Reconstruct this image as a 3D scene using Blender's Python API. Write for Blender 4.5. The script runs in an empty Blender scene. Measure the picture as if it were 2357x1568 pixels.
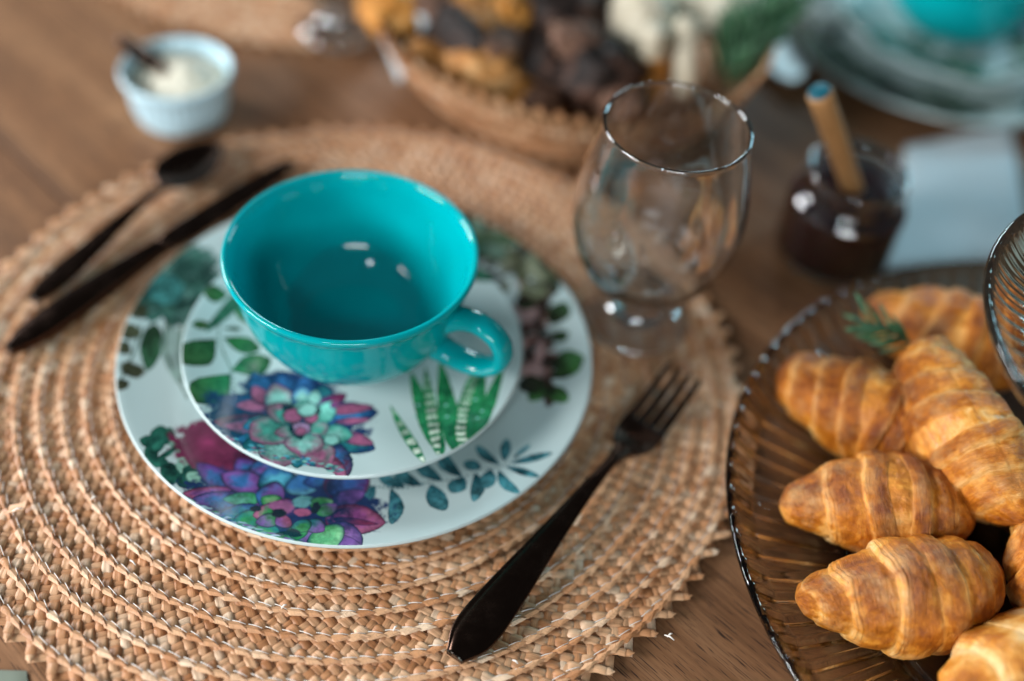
import bpy, bmesh, math, random
import numpy as np
from mathutils import Vector, Matrix, noise as mnoise
random.seed(7); RNG = np.random.default_rng(7)
sc = bpy.context.scene
COL = sc.collection
PI = math.pi

# ------------------------------------------------------------------ camera
F, PITCH, ROLL, CAMH = 1133.05, math.radians(46.979), math.radians(-6.492), .4981
CAM = Vector((.0851, -.4273, CAMH))
cX = Vector((math.cos(ROLL), -math.sin(ROLL)*math.sin(PITCH), -math.sin(ROLL)*math.cos(PITCH)))
cY = Vector((math.sin(ROLL), math.cos(ROLL)*math.sin(PITCH), math.cos(ROLL)*math.cos(PITCH)))
cZ = -Vector((0, math.cos(PITCH), -math.sin(PITCH)))
cam = bpy.data.cameras.new('camera'); camo = bpy.data.objects.new('camera', cam); COL.objects.link(camo)
M = Matrix((cX, cY, cZ)).transposed().to_4x4(); M.translation = CAM
camo.matrix_world = M
cam.sensor_width = 36; cam.lens = F/1024*36; cam.clip_start = .01; cam.clip_end = 50
cam.dof.use_dof = True; cam.dof.focus_distance = .543; cam.dof.aperture_fstop = 1.4
cam.dof.aperture_blades = 0
sc.camera = camo
S = 2357/1024
def at(dx, dy, z):
    """point of the place at height z seen at a spot of the photograph (2357 wide)"""
    u = dx/S-512; v = 340.6-dy/S
    D = cX*u + cY*v - cZ*F
    return CAM + D*((z-CAMH)/D.z)

# ------------------------------------------------------------------ world, lamps, exposure
w = bpy.data.worlds.new('World'); sc.world = w; w.use_nodes = True
w.node_tree.nodes['Background'].inputs[0].default_value = (.50, .56, .60, 1)
w.node_tree.nodes['Background'].inputs[1].default_value = .12
def area(name, loc, target, sx, sy, power, color):
    l = bpy.data.lights.new(name, 'AREA'); l.shape = 'RECTANGLE'; l.size = sx; l.size_y = sy
    l.energy = power; l.color = color
    o = bpy.data.objects.new(name, l); COL.objects.link(o); o.location = loc
    o.rotation_euler = (Vector(target)-Vector(loc)).to_track_quat('-Z', 'Y').to_euler()
    return o
area('doorway_light', (-1.75, -.80, .84), (0, 0, 0), 1.0, .42, 68, (.97, .97, .98))
area('window_light', (-2.25, 1.0, .92), (0, .3, 0), .9, .6, 78, (.94, .97, 1))
area('side_window_light', (1.6, 1.6, .75), (.1, .1, 0), .6, .5, 26, (.45, .84, 1))
area('back_window_light', (.1, 2.7, .85), (.1, .2, 0), .8, .4, 30, (.70, .92, 1))
area('front_fill_light', (.25, -2.2, .80), (.1, 0, 0), .95, .40, 29, (.92, .97, 1))  # soft fill added behind the camera to lighten the fronts of the things
area('small_highlight_light', (-.35, -1.5, 1.35), (0, 0, 0), .13, .20, 7, (.75, .93, 1))  # small lamp added for sparkles on the glass, fork and cup
sc.view_settings.view_transform = 'Standard'; sc.view_settings.look = 'None'
sc.view_settings.exposure = -.20; sc.view_settings.gamma = 1
cy = sc.cycles
cy.use_denoising = True; cy.max_bounces = 14; cy.transmission_bounces = 12; cy.glossy_bounces = 6
cy.transparent_max_bounces = 16; cy.sample_clamp_indirect = 2; cy.caustics_reflective = False; cy.caustics_refractive = True

# ------------------------------------------------------------------ helpers
def tag(o, label=None, cat=None, group=None, kind=None):
    if label: o['label'] = label
    if cat: o['category'] = cat
    if group: o['group'] = group
    if kind: o['kind'] = kind
    return o
def empty(name, loc=(0, 0, 0), label=None, cat=None, group=None):
    o = bpy.data.objects.new(name, None); COL.objects.link(o); o.location = loc
    o.empty_display_size = .02
    return tag(o, label, cat, group)
def link(name, me, mat=None, parent=None, smooth=True, loc=None):
    if mat is not None:
        me.materials.clear()
        for m in (mat if isinstance(mat, (list, tuple)) else [mat]): me.materials.append(m)
    if smooth is not None: me.polygons.foreach_set('use_smooth', [smooth]*len(me.polygons))
    o = bpy.data.objects.new(name, me); COL.objects.link(o)
    if parent: o.parent = parent
    if loc is not None: o.location = loc
    return o
def mesh(name, V, Fc):
    me = bpy.data.meshes.new(name); me.from_pydata([tuple(v) for v in V], [], [tuple(int(i) for i in f) for f in Fc]); me.update()
    return me
def grid_mesh(name, P, wu=False, wv=False):
    """P: (nu,nv,3) array -> mesh of quads, optionally closed in either way"""
    nu, nv = P.shape[:2]
    i = np.arange(nu if wu else nu-1); j = np.arange(nv if wv else nv-1)
    I, J = np.meshgrid(i, j, indexing='ij'); I2 = (I+1) % nu; J2 = (J+1) % nv
    Fc = np.stack([I*nv+J, I2*nv+J, I2*nv+J2, I*nv+J2], -1).reshape(-1, 4)
    me = bpy.data.meshes.new(name)
    me.vertices.add(nu*nv); me.vertices.foreach_set('co', P.reshape(-1).astype(np.float32))
    me.loops.add(len(Fc)*4); me.loops.foreach_set('vertex_index', Fc.reshape(-1).astype(np.int32))
    me.polygons.add(len(Fc)); me.polygons.foreach_set('loop_start', (np.arange(len(Fc))*4).astype(np.int32))
    me.polygons.foreach_set('loop_total', np.full(len(Fc), 4, np.int32))
    me.update(calc_edges=True); me.validate()
    return me
def lathe(name, prof, n=96, mat=None, parent=None, closed=False, mod=None, loc=None):
    """prof: list of (r,z); mod(theta array, k) -> (dr,dz)"""
    pr = np.array(prof, float); th = np.linspace(0, 2*PI, n, endpoint=False)
    P = np.zeros((n, len(pr), 3))
    R = np.repeat(pr[None, :, 0], n, 0); Z = np.repeat(pr[None, :, 1], n, 0)
    if mod is not None:
        dR, dZ = mod(th[:, None], R, Z); R = R+dR; Z = Z+dZ
    P[..., 0] = R*np.cos(th)[:, None]; P[..., 1] = R*np.sin(th)[:, None]; P[..., 2] = Z
    me = grid_mesh(name, P, wu=True, wv=closed)
    return link(name, me, mat, parent, True, loc)
def spl(pts, n):
    """Catmull-Rom through points"""
    p = np.array(pts, float); p = np.vstack([2*p[0]-p[1], p, 2*p[-1]-p[-2]])
    t = np.linspace(0, len(pts)-1-1e-9, n); k = t.astype(int); u = (t-k)[:, None]
    a, b, c, d = p[k], p[k+1], p[k+2], p[k+3]
    return .5*((2*b)+(-a+c)*u+(2*a-5*b+4*c-d)*u*u+(-a+3*b-3*c+d)*u**3)
def tube(path, rad, n=12, cap=True, flat=None):
    """vertices/faces of a tube along path; rad scalar/list; flat=(normal vec, wid factor)"""
    path = [Vector(p) for p in path]; m = len(path)
    rad = [rad]*m if not hasattr(rad, '__len__') else list(rad)
    V, Fc = [], []; up = None
    for i in range(m):
        t = (path[min(i+1, m-1)]-path[max(i-1, 0)]).normalized()
        if up is None:
            up = Vector((0, 0, 1)) if abs(t.z) < .9 else Vector((1, 0, 0))
        up = (up-t*up.dot(t)).normalized(); s = t.cross(up)
        for k in range(n):
            a = 2*PI*k/n
            V.append(path[i]+(up*math.cos(a)+s*math.sin(a))*rad[i])
    for i in range(m-1):
        for k in range(n):
            Fc.append((i*n+k, i*n+(k+1) % n, (i+1)*n+(k+1) % n, (i+1)*n+k))
    if cap:
        Fc.append(tuple(range(n))[::-1]); Fc.append(tuple(range((m-1)*n, m*n)))
    return V, Fc

# ------------------------------------------------------------------ materials
def mat(name, base=(.5, .5, .5), rough=.5, metal=0, spec=.5, trans=0, ior=1.45, coat=0, sss=0):
    m = bpy.data.materials.new(name); m.use_nodes = True
    b = m.node_tree.nodes['Principled BSDF']
    b.inputs['Base Color'].default_value = (*base, 1); b.inputs['Roughness'].default_value = rough
    b.inputs['Metallic'].default_value = metal; b.inputs['Specular IOR Level'].default_value = spec
    b.inputs['Transmission Weight'].default_value = trans; b.inputs['IOR'].default_value = ior
    b.inputs['Coat Weight'].default_value = coat; b.inputs['Coat Roughness'].default_value = .06
    if sss:
        b.inputs['Subsurface Weight'].default_value = sss; b.inputs['Subsurface Radius'].default_value = (.006, .003, .0015)
        b.inputs['Subsurface Scale'].default_value = 1
    return m
class NT:
    def __init__(s, m): s.m = m; s.t = m.node_tree; s.b = s.t.nodes['Principled BSDF']
    def n(s, typ, **kw):
        x = s.t.nodes.new(typ)
        for k, v in kw.items():
            if k in x.inputs: x.inputs[k].default_value = v
            else: setattr(x, k, v)
        return x
    def l(s, a, b): s.t.links.new(a, b)
    def ramp(s, fac, stops):
        r = s.n('ShaderNodeValToRGB'); e = r.color_ramp.elements
        while len(e) < len(stops): e.new(.5)
        for q, (p, c) in zip(e, stops): q.position = p; q.color = (*c, 1)
        s.l(fac, r.inputs[0]); return r.outputs[0]
    def mapping(s, src, scale=(1, 1, 1), rot=(0, 0, 0), loc=(0, 0, 0)):
        q = s.n('ShaderNodeMapping'); q.inputs['Scale'].default_value = scale; q.inputs['Rotation'].default_value = rot
        q.inputs['Location'].default_value = loc; s.l(src, q.inputs[0]); return q.outputs[0]
    def coord(s, k='Object'):
        return s.n('ShaderNodeTexCoord').outputs[k]
    def noise(s, vec, scale, detail=4, rough=.5, out='Fac', dist=0):
        q = s.n('ShaderNodeTexNoise', Scale=scale, Detail=detail, Roughness=rough, Distortion=dist); s.l(vec, q.inputs['Vector']); return q.outputs[out]
    def mix(s, fac, a, b, mode='MIX'):
        q = s.n('ShaderNodeMix', data_type='RGBA', blend_type=mode)
        for v, i in ((fac, 0), (a, 6), (b, 7)):
            if hasattr(v, 'is_output'): s.l(v, q.inputs[i])
            else: q.inputs[i].default_value = v if i == 0 else (*v, 1)
        return q.outputs[2]
    def math(s, op, a, b=0.0):
        q = s.n('ShaderNodeMath', operation=op)
        for v, i in ((a, 0), (b, 1)):
            if hasattr(v, 'is_output'): s.l(v, q.inputs[i])
            else: q.inputs[i].default_value = v
        return q.outputs[0]
    def bump(s, h, strength=.3, dist=.001, normal=None):
        q = s.n('ShaderNodeBump', Strength=strength, Distance=dist); s.l(h, q.inputs['Height'])
        if normal is not None: s.l(normal, q.inputs['Normal'])
        s.l(q.outputs[0], s.b.inputs['Normal']); return q.outputs[0]
    def color(s, c): s.l(c, s.b.inputs['Base Color'])
    def rough(s, c): s.l(c, s.b.inputs['Roughness'])

# table wood (dull dark brown, grain along local x)
def wood_mat():
    m = mat('brown_wood', rough=.5, spec=.22); t = NT(m); oc = t.coord('Object')
    rnd = t.n('ShaderNodeObjectInfo').outputs['Random']
    off = t.n('ShaderNodeCombineXYZ'); t.l(t.math('MULTIPLY', rnd, 7.0), off.inputs[0]); t.l(t.math('MULTIPLY', rnd, 3.0), off.inputs[1])
    v = t.n('ShaderNodeVectorMath', operation='ADD'); t.l(oc, v.inputs[0]); t.l(off.outputs[0], v.inputs[1]); v = v.outputs[0]
    a = t.noise(t.mapping(v, (2.5, 45, 45)), 1.0, 6, .6)
    b = t.noise(t.mapping(v, (14, 420, 420)), 1.0, 3, .6)
    c = t.noise(t.mapping(v, (1.2, 11, 11)), 1.0, 3, .5, dist=.6)
    pores = t.noise(t.mapping(v, (60, 1500, 1500)), 1.0, 2, .5)
    col = t.ramp(a, [(.25, (.14, .062, .028)), (.5, (.235, .113, .053)), (.72, (.33, .172, .088))])
    col = t.mix(t.ramp(c, [(.32, (1, 1, 1)), (.46, (0, 0, 0))]), col, (.12, .060, .032))
    q = t.n('ShaderNodeMix', data_type='RGBA', blend_type='MULTIPLY'); q.inputs[0].default_value = .55
    t.l(col, q.inputs[6]); t.l(t.ramp(b, [(.3, (.55, .52, .5)), (.6, (1.05, 1.05, 1.05))]), q.inputs[7]); col = q.outputs[2]
    col = t.mix(t.ramp(pores, [(.36, (1, 1, 1)), (.42, (0, 0, 0))]), col, (.04, .022, .015))
    t.color(col); t.rough(t.ramp(a, [(.3, (.62,)*3), (.8, (.42,)*3)]))
    t.bump(t.math('ADD', t.math('MULTIPLY', b, .6), t.math('MULTIPLY', pores, .5)), .35, .0006)
    return m
def straw_mat(name='straw', far=False):
    m = mat(name, rough=.42, spec=.5, sss=0); t = NT(m)
    att = t.n('ShaderNodeAttribute', attribute_name='tone').outputs['Fac']
    rnd = t.n('ShaderNodeObjectInfo').outputs['Random']
    f = t.math('FRACT', t.math('ADD', att, rnd))
    col = t.ramp(f, [(0, (.40, .175, .072)), (.15, (.56, .270, .125)), (.5, (.60, .335, .180)), (.85, (.70, .42, .24)), (1, (.80, .61, .44))])
    uv = t.coord('UV')
    u2 = t.mapping(uv, (.6, 9, 1))
    off = t.n('ShaderNodeCombineXYZ'); t.l(t.math('MULTIPLY', f, 50.0), off.inputs[2]); 
    v = t.n('ShaderNodeVectorMath', operation='ADD'); t.l(u2, v.inputs[0]); t.l(off.outputs[0], v.inputs[1])
    fb = t.noise(v.outputs[0], 1.6, 4, .65)
    col = t.mix(.7, col, t.ramp(fb, [(.25, (.5, .42, .34)), (.5, (.96, .95, .93)), (.75, (1.25, 1.22, 1.15))]), 'MULTIPLY')
    big = t.noise(t.coord('Object'), 40, 2, .5)
    col = t.mix(.35, col, t.ramp(big, [(.35, (.72, .66, .6)), (.65, (1.1, 1.1, 1.1))]), 'MULTIPLY')
    t.color(col); t.bump(fb, .5, .0004)
    t.rough(t.ramp(fb, [(.3, (.5,)*3), (.7, (.32,)*3)]))
    return m
WOOD = wood_mat(); STRAW = straw_mat()
THREAD = mat('white_thread', (.72, .68, .62), .6)
STRAWBASE = mat('straw_underside', (.34, .16, .070), .8)

# ------------------------------------------------------------------ table
def rbox(x0, x1, y0, y1, z0, z1, b=.0015):
    bm = bmesh.new(); bmesh.ops.create_cube(bm, size=1)
    for v in bm.verts:
        v.co = Vector(((x0+x1)/2+v.co.x*(x1-x0), (y0+y1)/2+v.co.y*(y1-y0), (z0+z1)/2+v.co.z*(z1-z0)))
    bmesh.ops.bevel(bm, geom=bm.edges[:], offset=b, segments=2, affect='EDGES', profile=.6)
    me = bpy.data.meshes.new('m'); bm.to_mesh(me); bm.free(); return me
table = empty('wooden_table', (0, 0, 0), 'brown wooden table of diagonal planks under the whole breakfast setting', 'table')
table.rotation_euler = (0, 0, math.radians(-40)); 
PW = .118
for k in range(-9, 10):
    y0 = .0715-.002+k*PW
    o = link('plank', rbox(-1.5, 1.5, -PW/2+.0006, PW/2-.0006, -.03, 0), WOOD, table, False)
    o.location = (0, y0+PW/2, 0)

# ------------------------------------------------------------------ woven straw (placemats and basket)
CP = .0083      # tangential pitch of the plait
class Bag:      # collects patches with tone and uv
    def __init__(s): s.V = []; s.F = []; s.T = []; s.UV = []; s.n = 0
    def add(s, P, tone, uv=None, quads=None):
        nu, nv = P.shape[:2]
        I, J = np.meshgrid(np.arange(nu-1), np.arange(nv-1), indexing='ij')
        Fc = np.stack([I*nv+J, (I+1)*nv+J, (I+1)*nv+J+1, I*nv+J+1], -1).reshape(-1, 4)
        if uv is None:
            U, W_ = np.meshgrid(np.linspace(0, 1, nu), np.linspace(0, 1, nv), indexing='ij'); uv = np.stack([U, W_], -1)
        s.V.append(P.reshape(-1, 3)); s.F.append(Fc+s.n); s.T.append(np.full(nu*nv, tone)); s.UV.append(uv.reshape(-1, 2)); s.n += nu*nv
    def build(s, name):
        V = np.concatenate(s.V); Fc = np.concatenate(s.F); T = np.concatenate(s.T); UV = np.concatenate(s.UV)
        me = bpy.data.meshes.new(name)
        me.vertices.add(len(V)); me.vertices.foreach_set('co', V.reshape(-1).astype(np.float32))
        me.loops.add(Fc.size); me.loops.foreach_set('vertex_index', Fc.reshape(-1).astype(np.int32))
        me.polygons.add(len(Fc)); me.polygons.foreach_set('loop_start', (np.arange(len(Fc))*4).astype(np.int32))
        me.polygons.foreach_set('loop_total', np.full(len(Fc), 4, np.int32))
        me.update(calc_edges=True)
        a = me.attributes.new('tone', 'FLOAT', 'POINT'); a.data.foreach_set('value', T.astype(np.float32))
        uvl = me.uv_layers.new(name='UVMap'); uvl.data.foreach_set('uv', UV[Fc.reshape(-1)].reshape(-1).astype(np.float32))
        return me
def cell_patch(L=.0092, Wd=.0058, nu=9, nv=7, h=.0014, var=0):
    a = np.linspace(-1, 1, nu); b = np.linspace(-1, 1, nv); A, B = np.meshgrid(a, b, indexing='ij')
    wfac = 1-.14*np.abs(A)**4
    X = A*L/2; Y = B*Wd/2*wfac
    Z = h*(1-np.abs(A)**3.0)*(1-.12*B**2) - .0009*np.abs(B)**8
    if var: Z += .00018*np.sin(B*5+var) ; Y += .0003*math.sin(var*3)*A
    return np.stack([X, Y, Z], -1)
def fold_patch(p=CP):
    # folded straw lying over the seam: two facets meeting in a crest
    A = np.array([-.68*p, -.0012, .0001]); B = np.array([-.12*p, .0019, .0009]); C = np.array([.78*p, .0010, .0013]); D = np.array([.05*p, -.0021, .0008]); 
    E1 = np.array([-.25*p, -.0001, .0013]); E2 = np.array([.42*p, .0002, .0021])
    return np.array([[A, B, C+[0, .0002, 0]], [A+[0, 0, .0002], E1, E2+[.0006, 0, 0]], [A, D, C-[0, .0003, .0001]]])
def frame_flat(th, s):      # s = radius
    return np.array([math.cos(th)*s, math.sin(th)*s, 0]), np.array([-math.sin(th), math.cos(th), 0]), np.array([math.cos(th), math.sin(th), 0]), np.array([0, 0, 1.])
RP = .0122
def weave(Ro, nring, frame=frame_flat, outerz=.0042, innerz=.0024, teeth=True, seam=True, seed=1):
    """yields items (kind, origin, T, N, U, patch)"""
    rn = np.random.default_rng(seed); items = []; V0 = [cell_patch(var=v) for v in (0, 1.3, 2.2, 4.1)]
    foldp = fold_patch(); VF = [cell_patch(.0086, .0060, 9, 7, .0010, v) for v in (0, 1.7, 3.3)]
    def put(kind, th, s, z, ang, P, sc_=1.0, tilt=0.0):
        O, T, N, U = frame(th, s)
        ca, sa = math.cos(ang), math.sin(ang)
        T2 = T*ca+N*sa; N2 = -T*sa+N*ca
        if tilt: N2, U = N2*math.cos(tilt)+U*math.sin(tilt), U*math.cos(tilt)-N2*math.sin(tilt)
        items.append((kind, O+U*z, T2*sc_, N2*sc_, U*sc_, P))
    for i in range(nring):
        ro = Ro-i*RP; n = int(round(2*PI*ro/CP)); ph = rn.uniform(0, 1)
        wob = [rn.uniform(-.0006, .0006) for _ in range(3)]
        for k in range(4):
            for j in range(n):
                off = (.5 if k % 2 else 0)
                th = 2*PI*(j+ph+off)/n
                r = ro + wob[0]*math.sin(th*2+wob[1]*9000) + wob[2]*math.sin(th*5)
                if k == 0:
                    put('fold', th, r-.0014, outerz+rn.uniform(0, .0004), -.05+rn.uniform(-.12, .12), foldp, rn.uniform(.88, 1.15))
                else:
                    rr = r-.0013-.0033*k; z = outerz-.0002-(outerz-innerz)*k/4
                    ang = (.84 if k % 2 else -.80)+rn.uniform(-.09, .09)
                    put('straw', th, rr, z-(.0008 if k % 2 else .0010)+rn.uniform(-.0003, .0003), ang, V0[int(rn.integers(4))] if k % 2 else VF[int(rn.integers(3))], rn.uniform(.88, 1.05))
        if seam:
            for j in range(n):
                th = 2*PI*(j+ph+.2)/n
                put('thread', th, ro-.0034, outerz+.0014, .16+rn.uniform(-.15, .15), None)
    return items
def thread_patch(L=.0070, r=.00022):
    a = np.linspace(-1, 1, 4); P = np.zeros((4, 4, 3))
    for i, x in enumerate(a):
        for k, (c, s_) in enumerate(((-1, 0), (-.4, 1), (.4, 1), (1, 0))):
            P[i, k] = (x*L/2, c*r, s_*r*1.3-.0006*x*x)
    return P
THP = thread_patch()
def place(P, it):
    return it[1]+P[..., 0:1]*it[2]+P[..., 1:2]*it[3]+P[..., 2:3]*it[4]
def tooth_items(Ro, frame=frame_flat, z=.0026, pitch=.0147, seed=3):
    """sawtooth rim of folded straw corners: list of patch lists"""
    rn = np.random.default_rng(seed); n = int(round(2*PI*Ro/pitch)); out = []
    for j in range(n):
        th = 2*PI*(j+rn.uniform(-.08, .08))/n; O, T, N, U = frame(th, Ro); O = O+U*(z+rn.uniform(-.0004, .0004))
        g = pitch*rn.uniform(.94, 1.08); ps = []
        d1 = (T+N)/math.sqrt(2); d2 = (-T+N)/math.sqrt(2)      # the two strand directions
        tip = N*g*.50+T*g*.10*rn.uniform(.6, 1.6)
        def strip(c, d, L, Wd, zz, h=.0007, taper=0):
            e = np.cross(U, d); a = np.linspace(-1, 1, 5); b = np.linspace(-1, 1, 4); A, B = np.meshgrid(a, b, indexing='ij')
            wf = 1-taper*np.clip(A, 0, 1)
            return O+c+d*(A*L/2)[..., None]+e*(B*Wd/2*wf)[..., None]+U*(zz+h*(1-B*B*.8)*(1-.35*A*A))[..., None]
        tip = T*g*.30+N*.0088*rn.uniform(.85, 1.1)
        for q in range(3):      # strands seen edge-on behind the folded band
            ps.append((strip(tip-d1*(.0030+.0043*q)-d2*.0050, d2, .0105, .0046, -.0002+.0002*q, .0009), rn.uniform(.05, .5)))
        L1 = .0142*rn.uniform(.92, 1.08)
        for q in range(3):      # the band itself in three wraps, the last one a sharp point
            c = tip-d1*L1*(1-(q+.5)/3)
            dd = d1+(.16 if q % 2 else -.12)*d2; dd /= np.linalg.norm(dd)
            ps.append((strip(c-d2*.0012, dd, L1*(.40 if q < 2 else .36), .0052-.0006*q, .0013+.0004*(q % 2), .0010, .92 if q == 2 else .08), rn.uniform(.5, .99)))
        out.append(ps)
    return out
def base_ring(name, r0, r1, z, mat_, parent):
    P = np.zeros((96, 4, 3)); th = np.linspace(0, 2*PI, 96, endpoint=False)
    for k, (r, zz) in enumerate(((r0, .0004), (r1, .0004), (r1, z), (r0, z*.7))):
        P[:, k, 0] = np.cos(th)*r; P[:, k, 1] = np.sin(th)*r; P[:, k, 2] = zz
    return link(name, grid_mesh(name, P, True, True), mat_, parent, True)
def vis_score(p):
    d = Vector(p)-CAM; z = -d.dot(cZ); x = F*d.dot(cX)/z; y = F*d.dot(cY)/z
    return z if (abs(x) < 506 and abs(y) < 336) else 9.0

MAT_R = .2215
mat_c = Vector((-.0032, -.0012, 0))
placemat = empty('woven_placemat', mat_c, 'round straw placemat in front, under the flowered plates and turquoise cup', 'placemat', 'woven straw placemats')
base_ring('backing', .03, MAT_R-.001, .0022, STRAWBASE, placemat)
items = weave(MAT_R, 11)
full = Bag(); rest = Bag(); thr = Bag(); rn = np.random.default_rng(11)
sel = []
for it in items:
    if it[0] == 'thread': thr.add(place(THP, it), .5); continue
    sel.append((vis_score(it[1]+np.array(mat_c)), it))
order = {}
for kind in ('straw', 'fold'):
    ks = sorted([q for q in sel if q[1][0] == kind], key=lambda q: q[0])
    order[kind] = set(id(q[1]) for q in ks[:300])
pm = {}
for sc_, it in sel:
    tone = rn.uniform(0, .999) if it[0] == 'straw' else min(.99, rn.uniform(.25, 1.05))
    P = place(it[5], it); full.add(P, tone)
    if id(it) in order[it[0]]:
        key = id(it[5])
        if key not in pm:
            b = Bag(); b.add(it[5], 0.0); pm[key] = b.build('straw_strip')
        o = link('straw' if it[0] == 'straw' else 'folded_straw', pm[key], None if pm[key].materials else STRAW, placemat, None if pm[key].materials else it[0] == 'straw')
        mw = Matrix(((it[2][0], it[3][0], it[4][0], it[1][0]), (it[2][1], it[3][1], it[4][1], it[1][1]), (it[2][2], it[3][2], it[4][2], it[1][2]), (0, 0, 0, 1)))
        o.matrix_local = mw
    else: rest.add(P, tone)
teeth = tooth_items(MAT_R)
fullt = Bag()
for ps in teeth:
    b = Bag()
    for P, tone in ps: b.add(P, tone); full.add(P, tone)
    link('straw_point', b.build('straw_point'), STRAW, placemat)
tag(link('straw_weave', rest.build('straw_weave'), STRAW, placemat), kind='stuff')
tag(link('seam_stitching', thr.build('seam_stitching'), THREAD, placemat), kind='stuff')
fullmesh = full.build('straw_weave_whole')
pm2 = empty('woven_placemat', (-.125, .54, 0), 'blurred round straw placemat at the top left edge, behind the white ramekin', 'placemat', 'woven straw placemats')
tag(link('straw_weave', fullmesh, STRAW, pm2), kind='stuff')
base_ring('backing', .03, MAT_R-.001, .0022, STRAWBASE, pm2)
base_ring('centre', .002, .092, .0045, STRAW, pm2)

# ------------------------------------------------------------------ printed plates: watercolour painter on a canvas in plate coordinates
class Canvas:
    def __init__(s, R, n, zf):
        s.R = R; s.n = n; s.zf = zf; s.img = np.ones((n, n, 3), np.float32)*np.array([.48, .585, .58], np.float32)
        g = RNG.random((n//4+2, n//4+2)).astype(np.float32)
        def up(g, f):
            k = np.linspace(0, g.shape[0]-1.001, n); i = k.astype(int); u = (k-i).astype(np.float32); u = u*u*(3-2*u)
            a = g[i]*(1-u)[:, None]+g[i+1]*u[:, None]; return a[:, i]*(1-u)[None]+a[:, i+1]*u[None]
        s.n1 = sum(up(RNG.random((q, q)).astype(np.float32), n)*wt for q, wt in ((30, .35), (75, .3), (170, .2), (400, .15)))
        s.n2 = sum(up(RNG.random((q, q)).astype(np.float32), n)*wt for q, wt in ((45, .4), (120, .35), (300, .25)))
        s.n1 = np.clip((s.n1-.5)*2.2+.5, 0, 1); s.n2 = np.clip((s.n2-.5)*2.2+.5, 0, 1)
    def loc(s, dx, dy):
        z = s.zf(0)
        for _ in range(4):
            p = at(dx, dy, z); q = s.local(p); z = s.zf(math.hypot(*q))
        return q
    def local(s, p): return (p.x-s.c[0], p.y-s.c[1])
    def box(s, x0, x1, y0, y1):
        k = s.n/(2*s.R); i0 = int(max(0, (x0+s.R)*k)); i1 = int(min(s.n, (x1+s.R)*k+2)); j0 = int(max(0, (y0+s.R)*k)); j1 = int(min(s.n, (y1+s.R)*k+2))
        if i1 <= i0 or j1 <= j0: return None
        X = (np.arange(i0, i1)+.5)/k-s.R; Y = (np.arange(j0, j1)+.5)/k-s.R
        return (slice(j0, j1), slice(i0, i1)), *np.meshgrid(X, Y)
    def leaf(s, a, b, wd, c0, c1, edge=None, p=.8, q=.9, bend=0, band=0, mott=.35, alpha=1, rib=None, hl=None, outline=False):
        """a,b base/tip in plate coords; wd width (m)"""
        ax, ay = a; bx, by = b; L = math.hypot(bx-ax, by-ay)
        if L < 1e-5: return
        m = wd+abs(bend)*L
        bb = s.box(min(ax, bx)-m, max(ax, bx)+m, min(ay, by)-m, max(ay, by)+m)
        if bb is None: return
        sl, X, Y = bb; ux, uy = (bx-ax)/L, (by-ay)/L
        t = ((X-ax)*ux+(Y-ay)*uy)/L; d = (-(X-ax)*uy+(Y-ay)*ux)
        d = d-bend*L*np.sin(np.clip(t, 0, 1)*PI)
        tc = np.clip(t, 1e-4, 1-1e-4)
        n1 = s.n1[sl]; n2 = s.n2[sl]
        hw = wd/2*(np.sin(PI*tc**p)**q if p > 1 or p < .9 else 1.62*tc**.5*(1-tc)**.72*1.08)*(1+.10*(n2-.5))
        px_ = 2*s.R/s.n
        sd = hw-np.abs(d); al = np.clip(sd/px_+.3, 0, 1)*((t > 0) & (t < 1))*alpha
        e = np.clip(1-sd/(wd*.13), 0, 1)
        c0 = np.array(c0); c1 = np.array(c1)
        tt = np.clip(t+(n1-.5)*.4, 0, 1)[..., None]; tt = tt*tt*(3-2*tt)
        c = c0*(1-tt)+c1*tt
        if hl is not None:
            hh = np.clip(1.4-np.abs(t-.5)*3.2-np.abs(d)/(wd*.28)+(n2-.5)*.8, 0, 1)[..., None]; c = c*(1-hh)+np.array(hl)*hh
        if band:
            bd = (np.sin(t*band*PI*2+(n2-.5)*1.5) > -.1)*(np.abs(d) < hw*.72)*np.clip(1.25-t*1.1, 0, 1)
            bd = bd[..., None]*.85; c = c*(1-bd)+np.array([.72, .80, .68])*bd
        if rib is not None:
            rb = np.exp(-(d/(wd*.05))**2)[..., None]*.6; c = c*(1-rb)+np.array(rib)*rb
        if edge is not None: 
            ee = (e**1.2*(.65+.6*n2))[..., None]; ee = np.clip(ee, 0, 1); c = c*(1-ee)+np.array(edge)*ee
        if outline:
            oo = (np.clip(1.15-sd/(wd*.045), 0, 1)*.85)[..., None]; c = c*(1-oo)+np.array([.006, .012, .03])*oo
        c = c*(1+mott*(n1-.5)*2)[..., None]
        c = np.clip(c, .004, 1); al = al[..., None]
        s.img[sl] = s.img[sl]*(1-al)+c*al
    def blob(s, a, rx, ry, c, rot=0, soft=.2, mott=.3, alpha=1, rag=.35):
        m = max(rx, ry)*1.5; bb = s.box(a[0]-m, a[0]+m, a[1]-m, a[1]+m)
        if bb is None: return
        sl, X, Y = bb; X = X-a[0]; Y = Y-a[1]; u = (X*math.cos(rot)+Y*math.sin(rot))/rx; v = (-X*math.sin(rot)+Y*math.cos(rot))/ry
        d = np.sqrt(u*u+v*v)+(s.n2[sl]-.5)*rag
        al = (np.clip((1-d)/soft, 0, 1)*alpha)[..., None]; cc = np.clip(np.array(c)*(1+mott*.8*(s.n1[sl]-.5)*2)[..., None], .004, 1)
        s.img[sl] = s.img[sl]*(1-al)+cc*al
    def stem(s, pts, w0, w1, c):
        pts = spl(pts, 40)
        for i in range(39):
            wv = w0+(w1-w0)*i/39; s.blob(((pts[i][0]+pts[i+1][0])/2, (pts[i][1]+pts[i+1][1])/2), wv, wv, c, 0, .4, .3, 1, .2)
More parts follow.
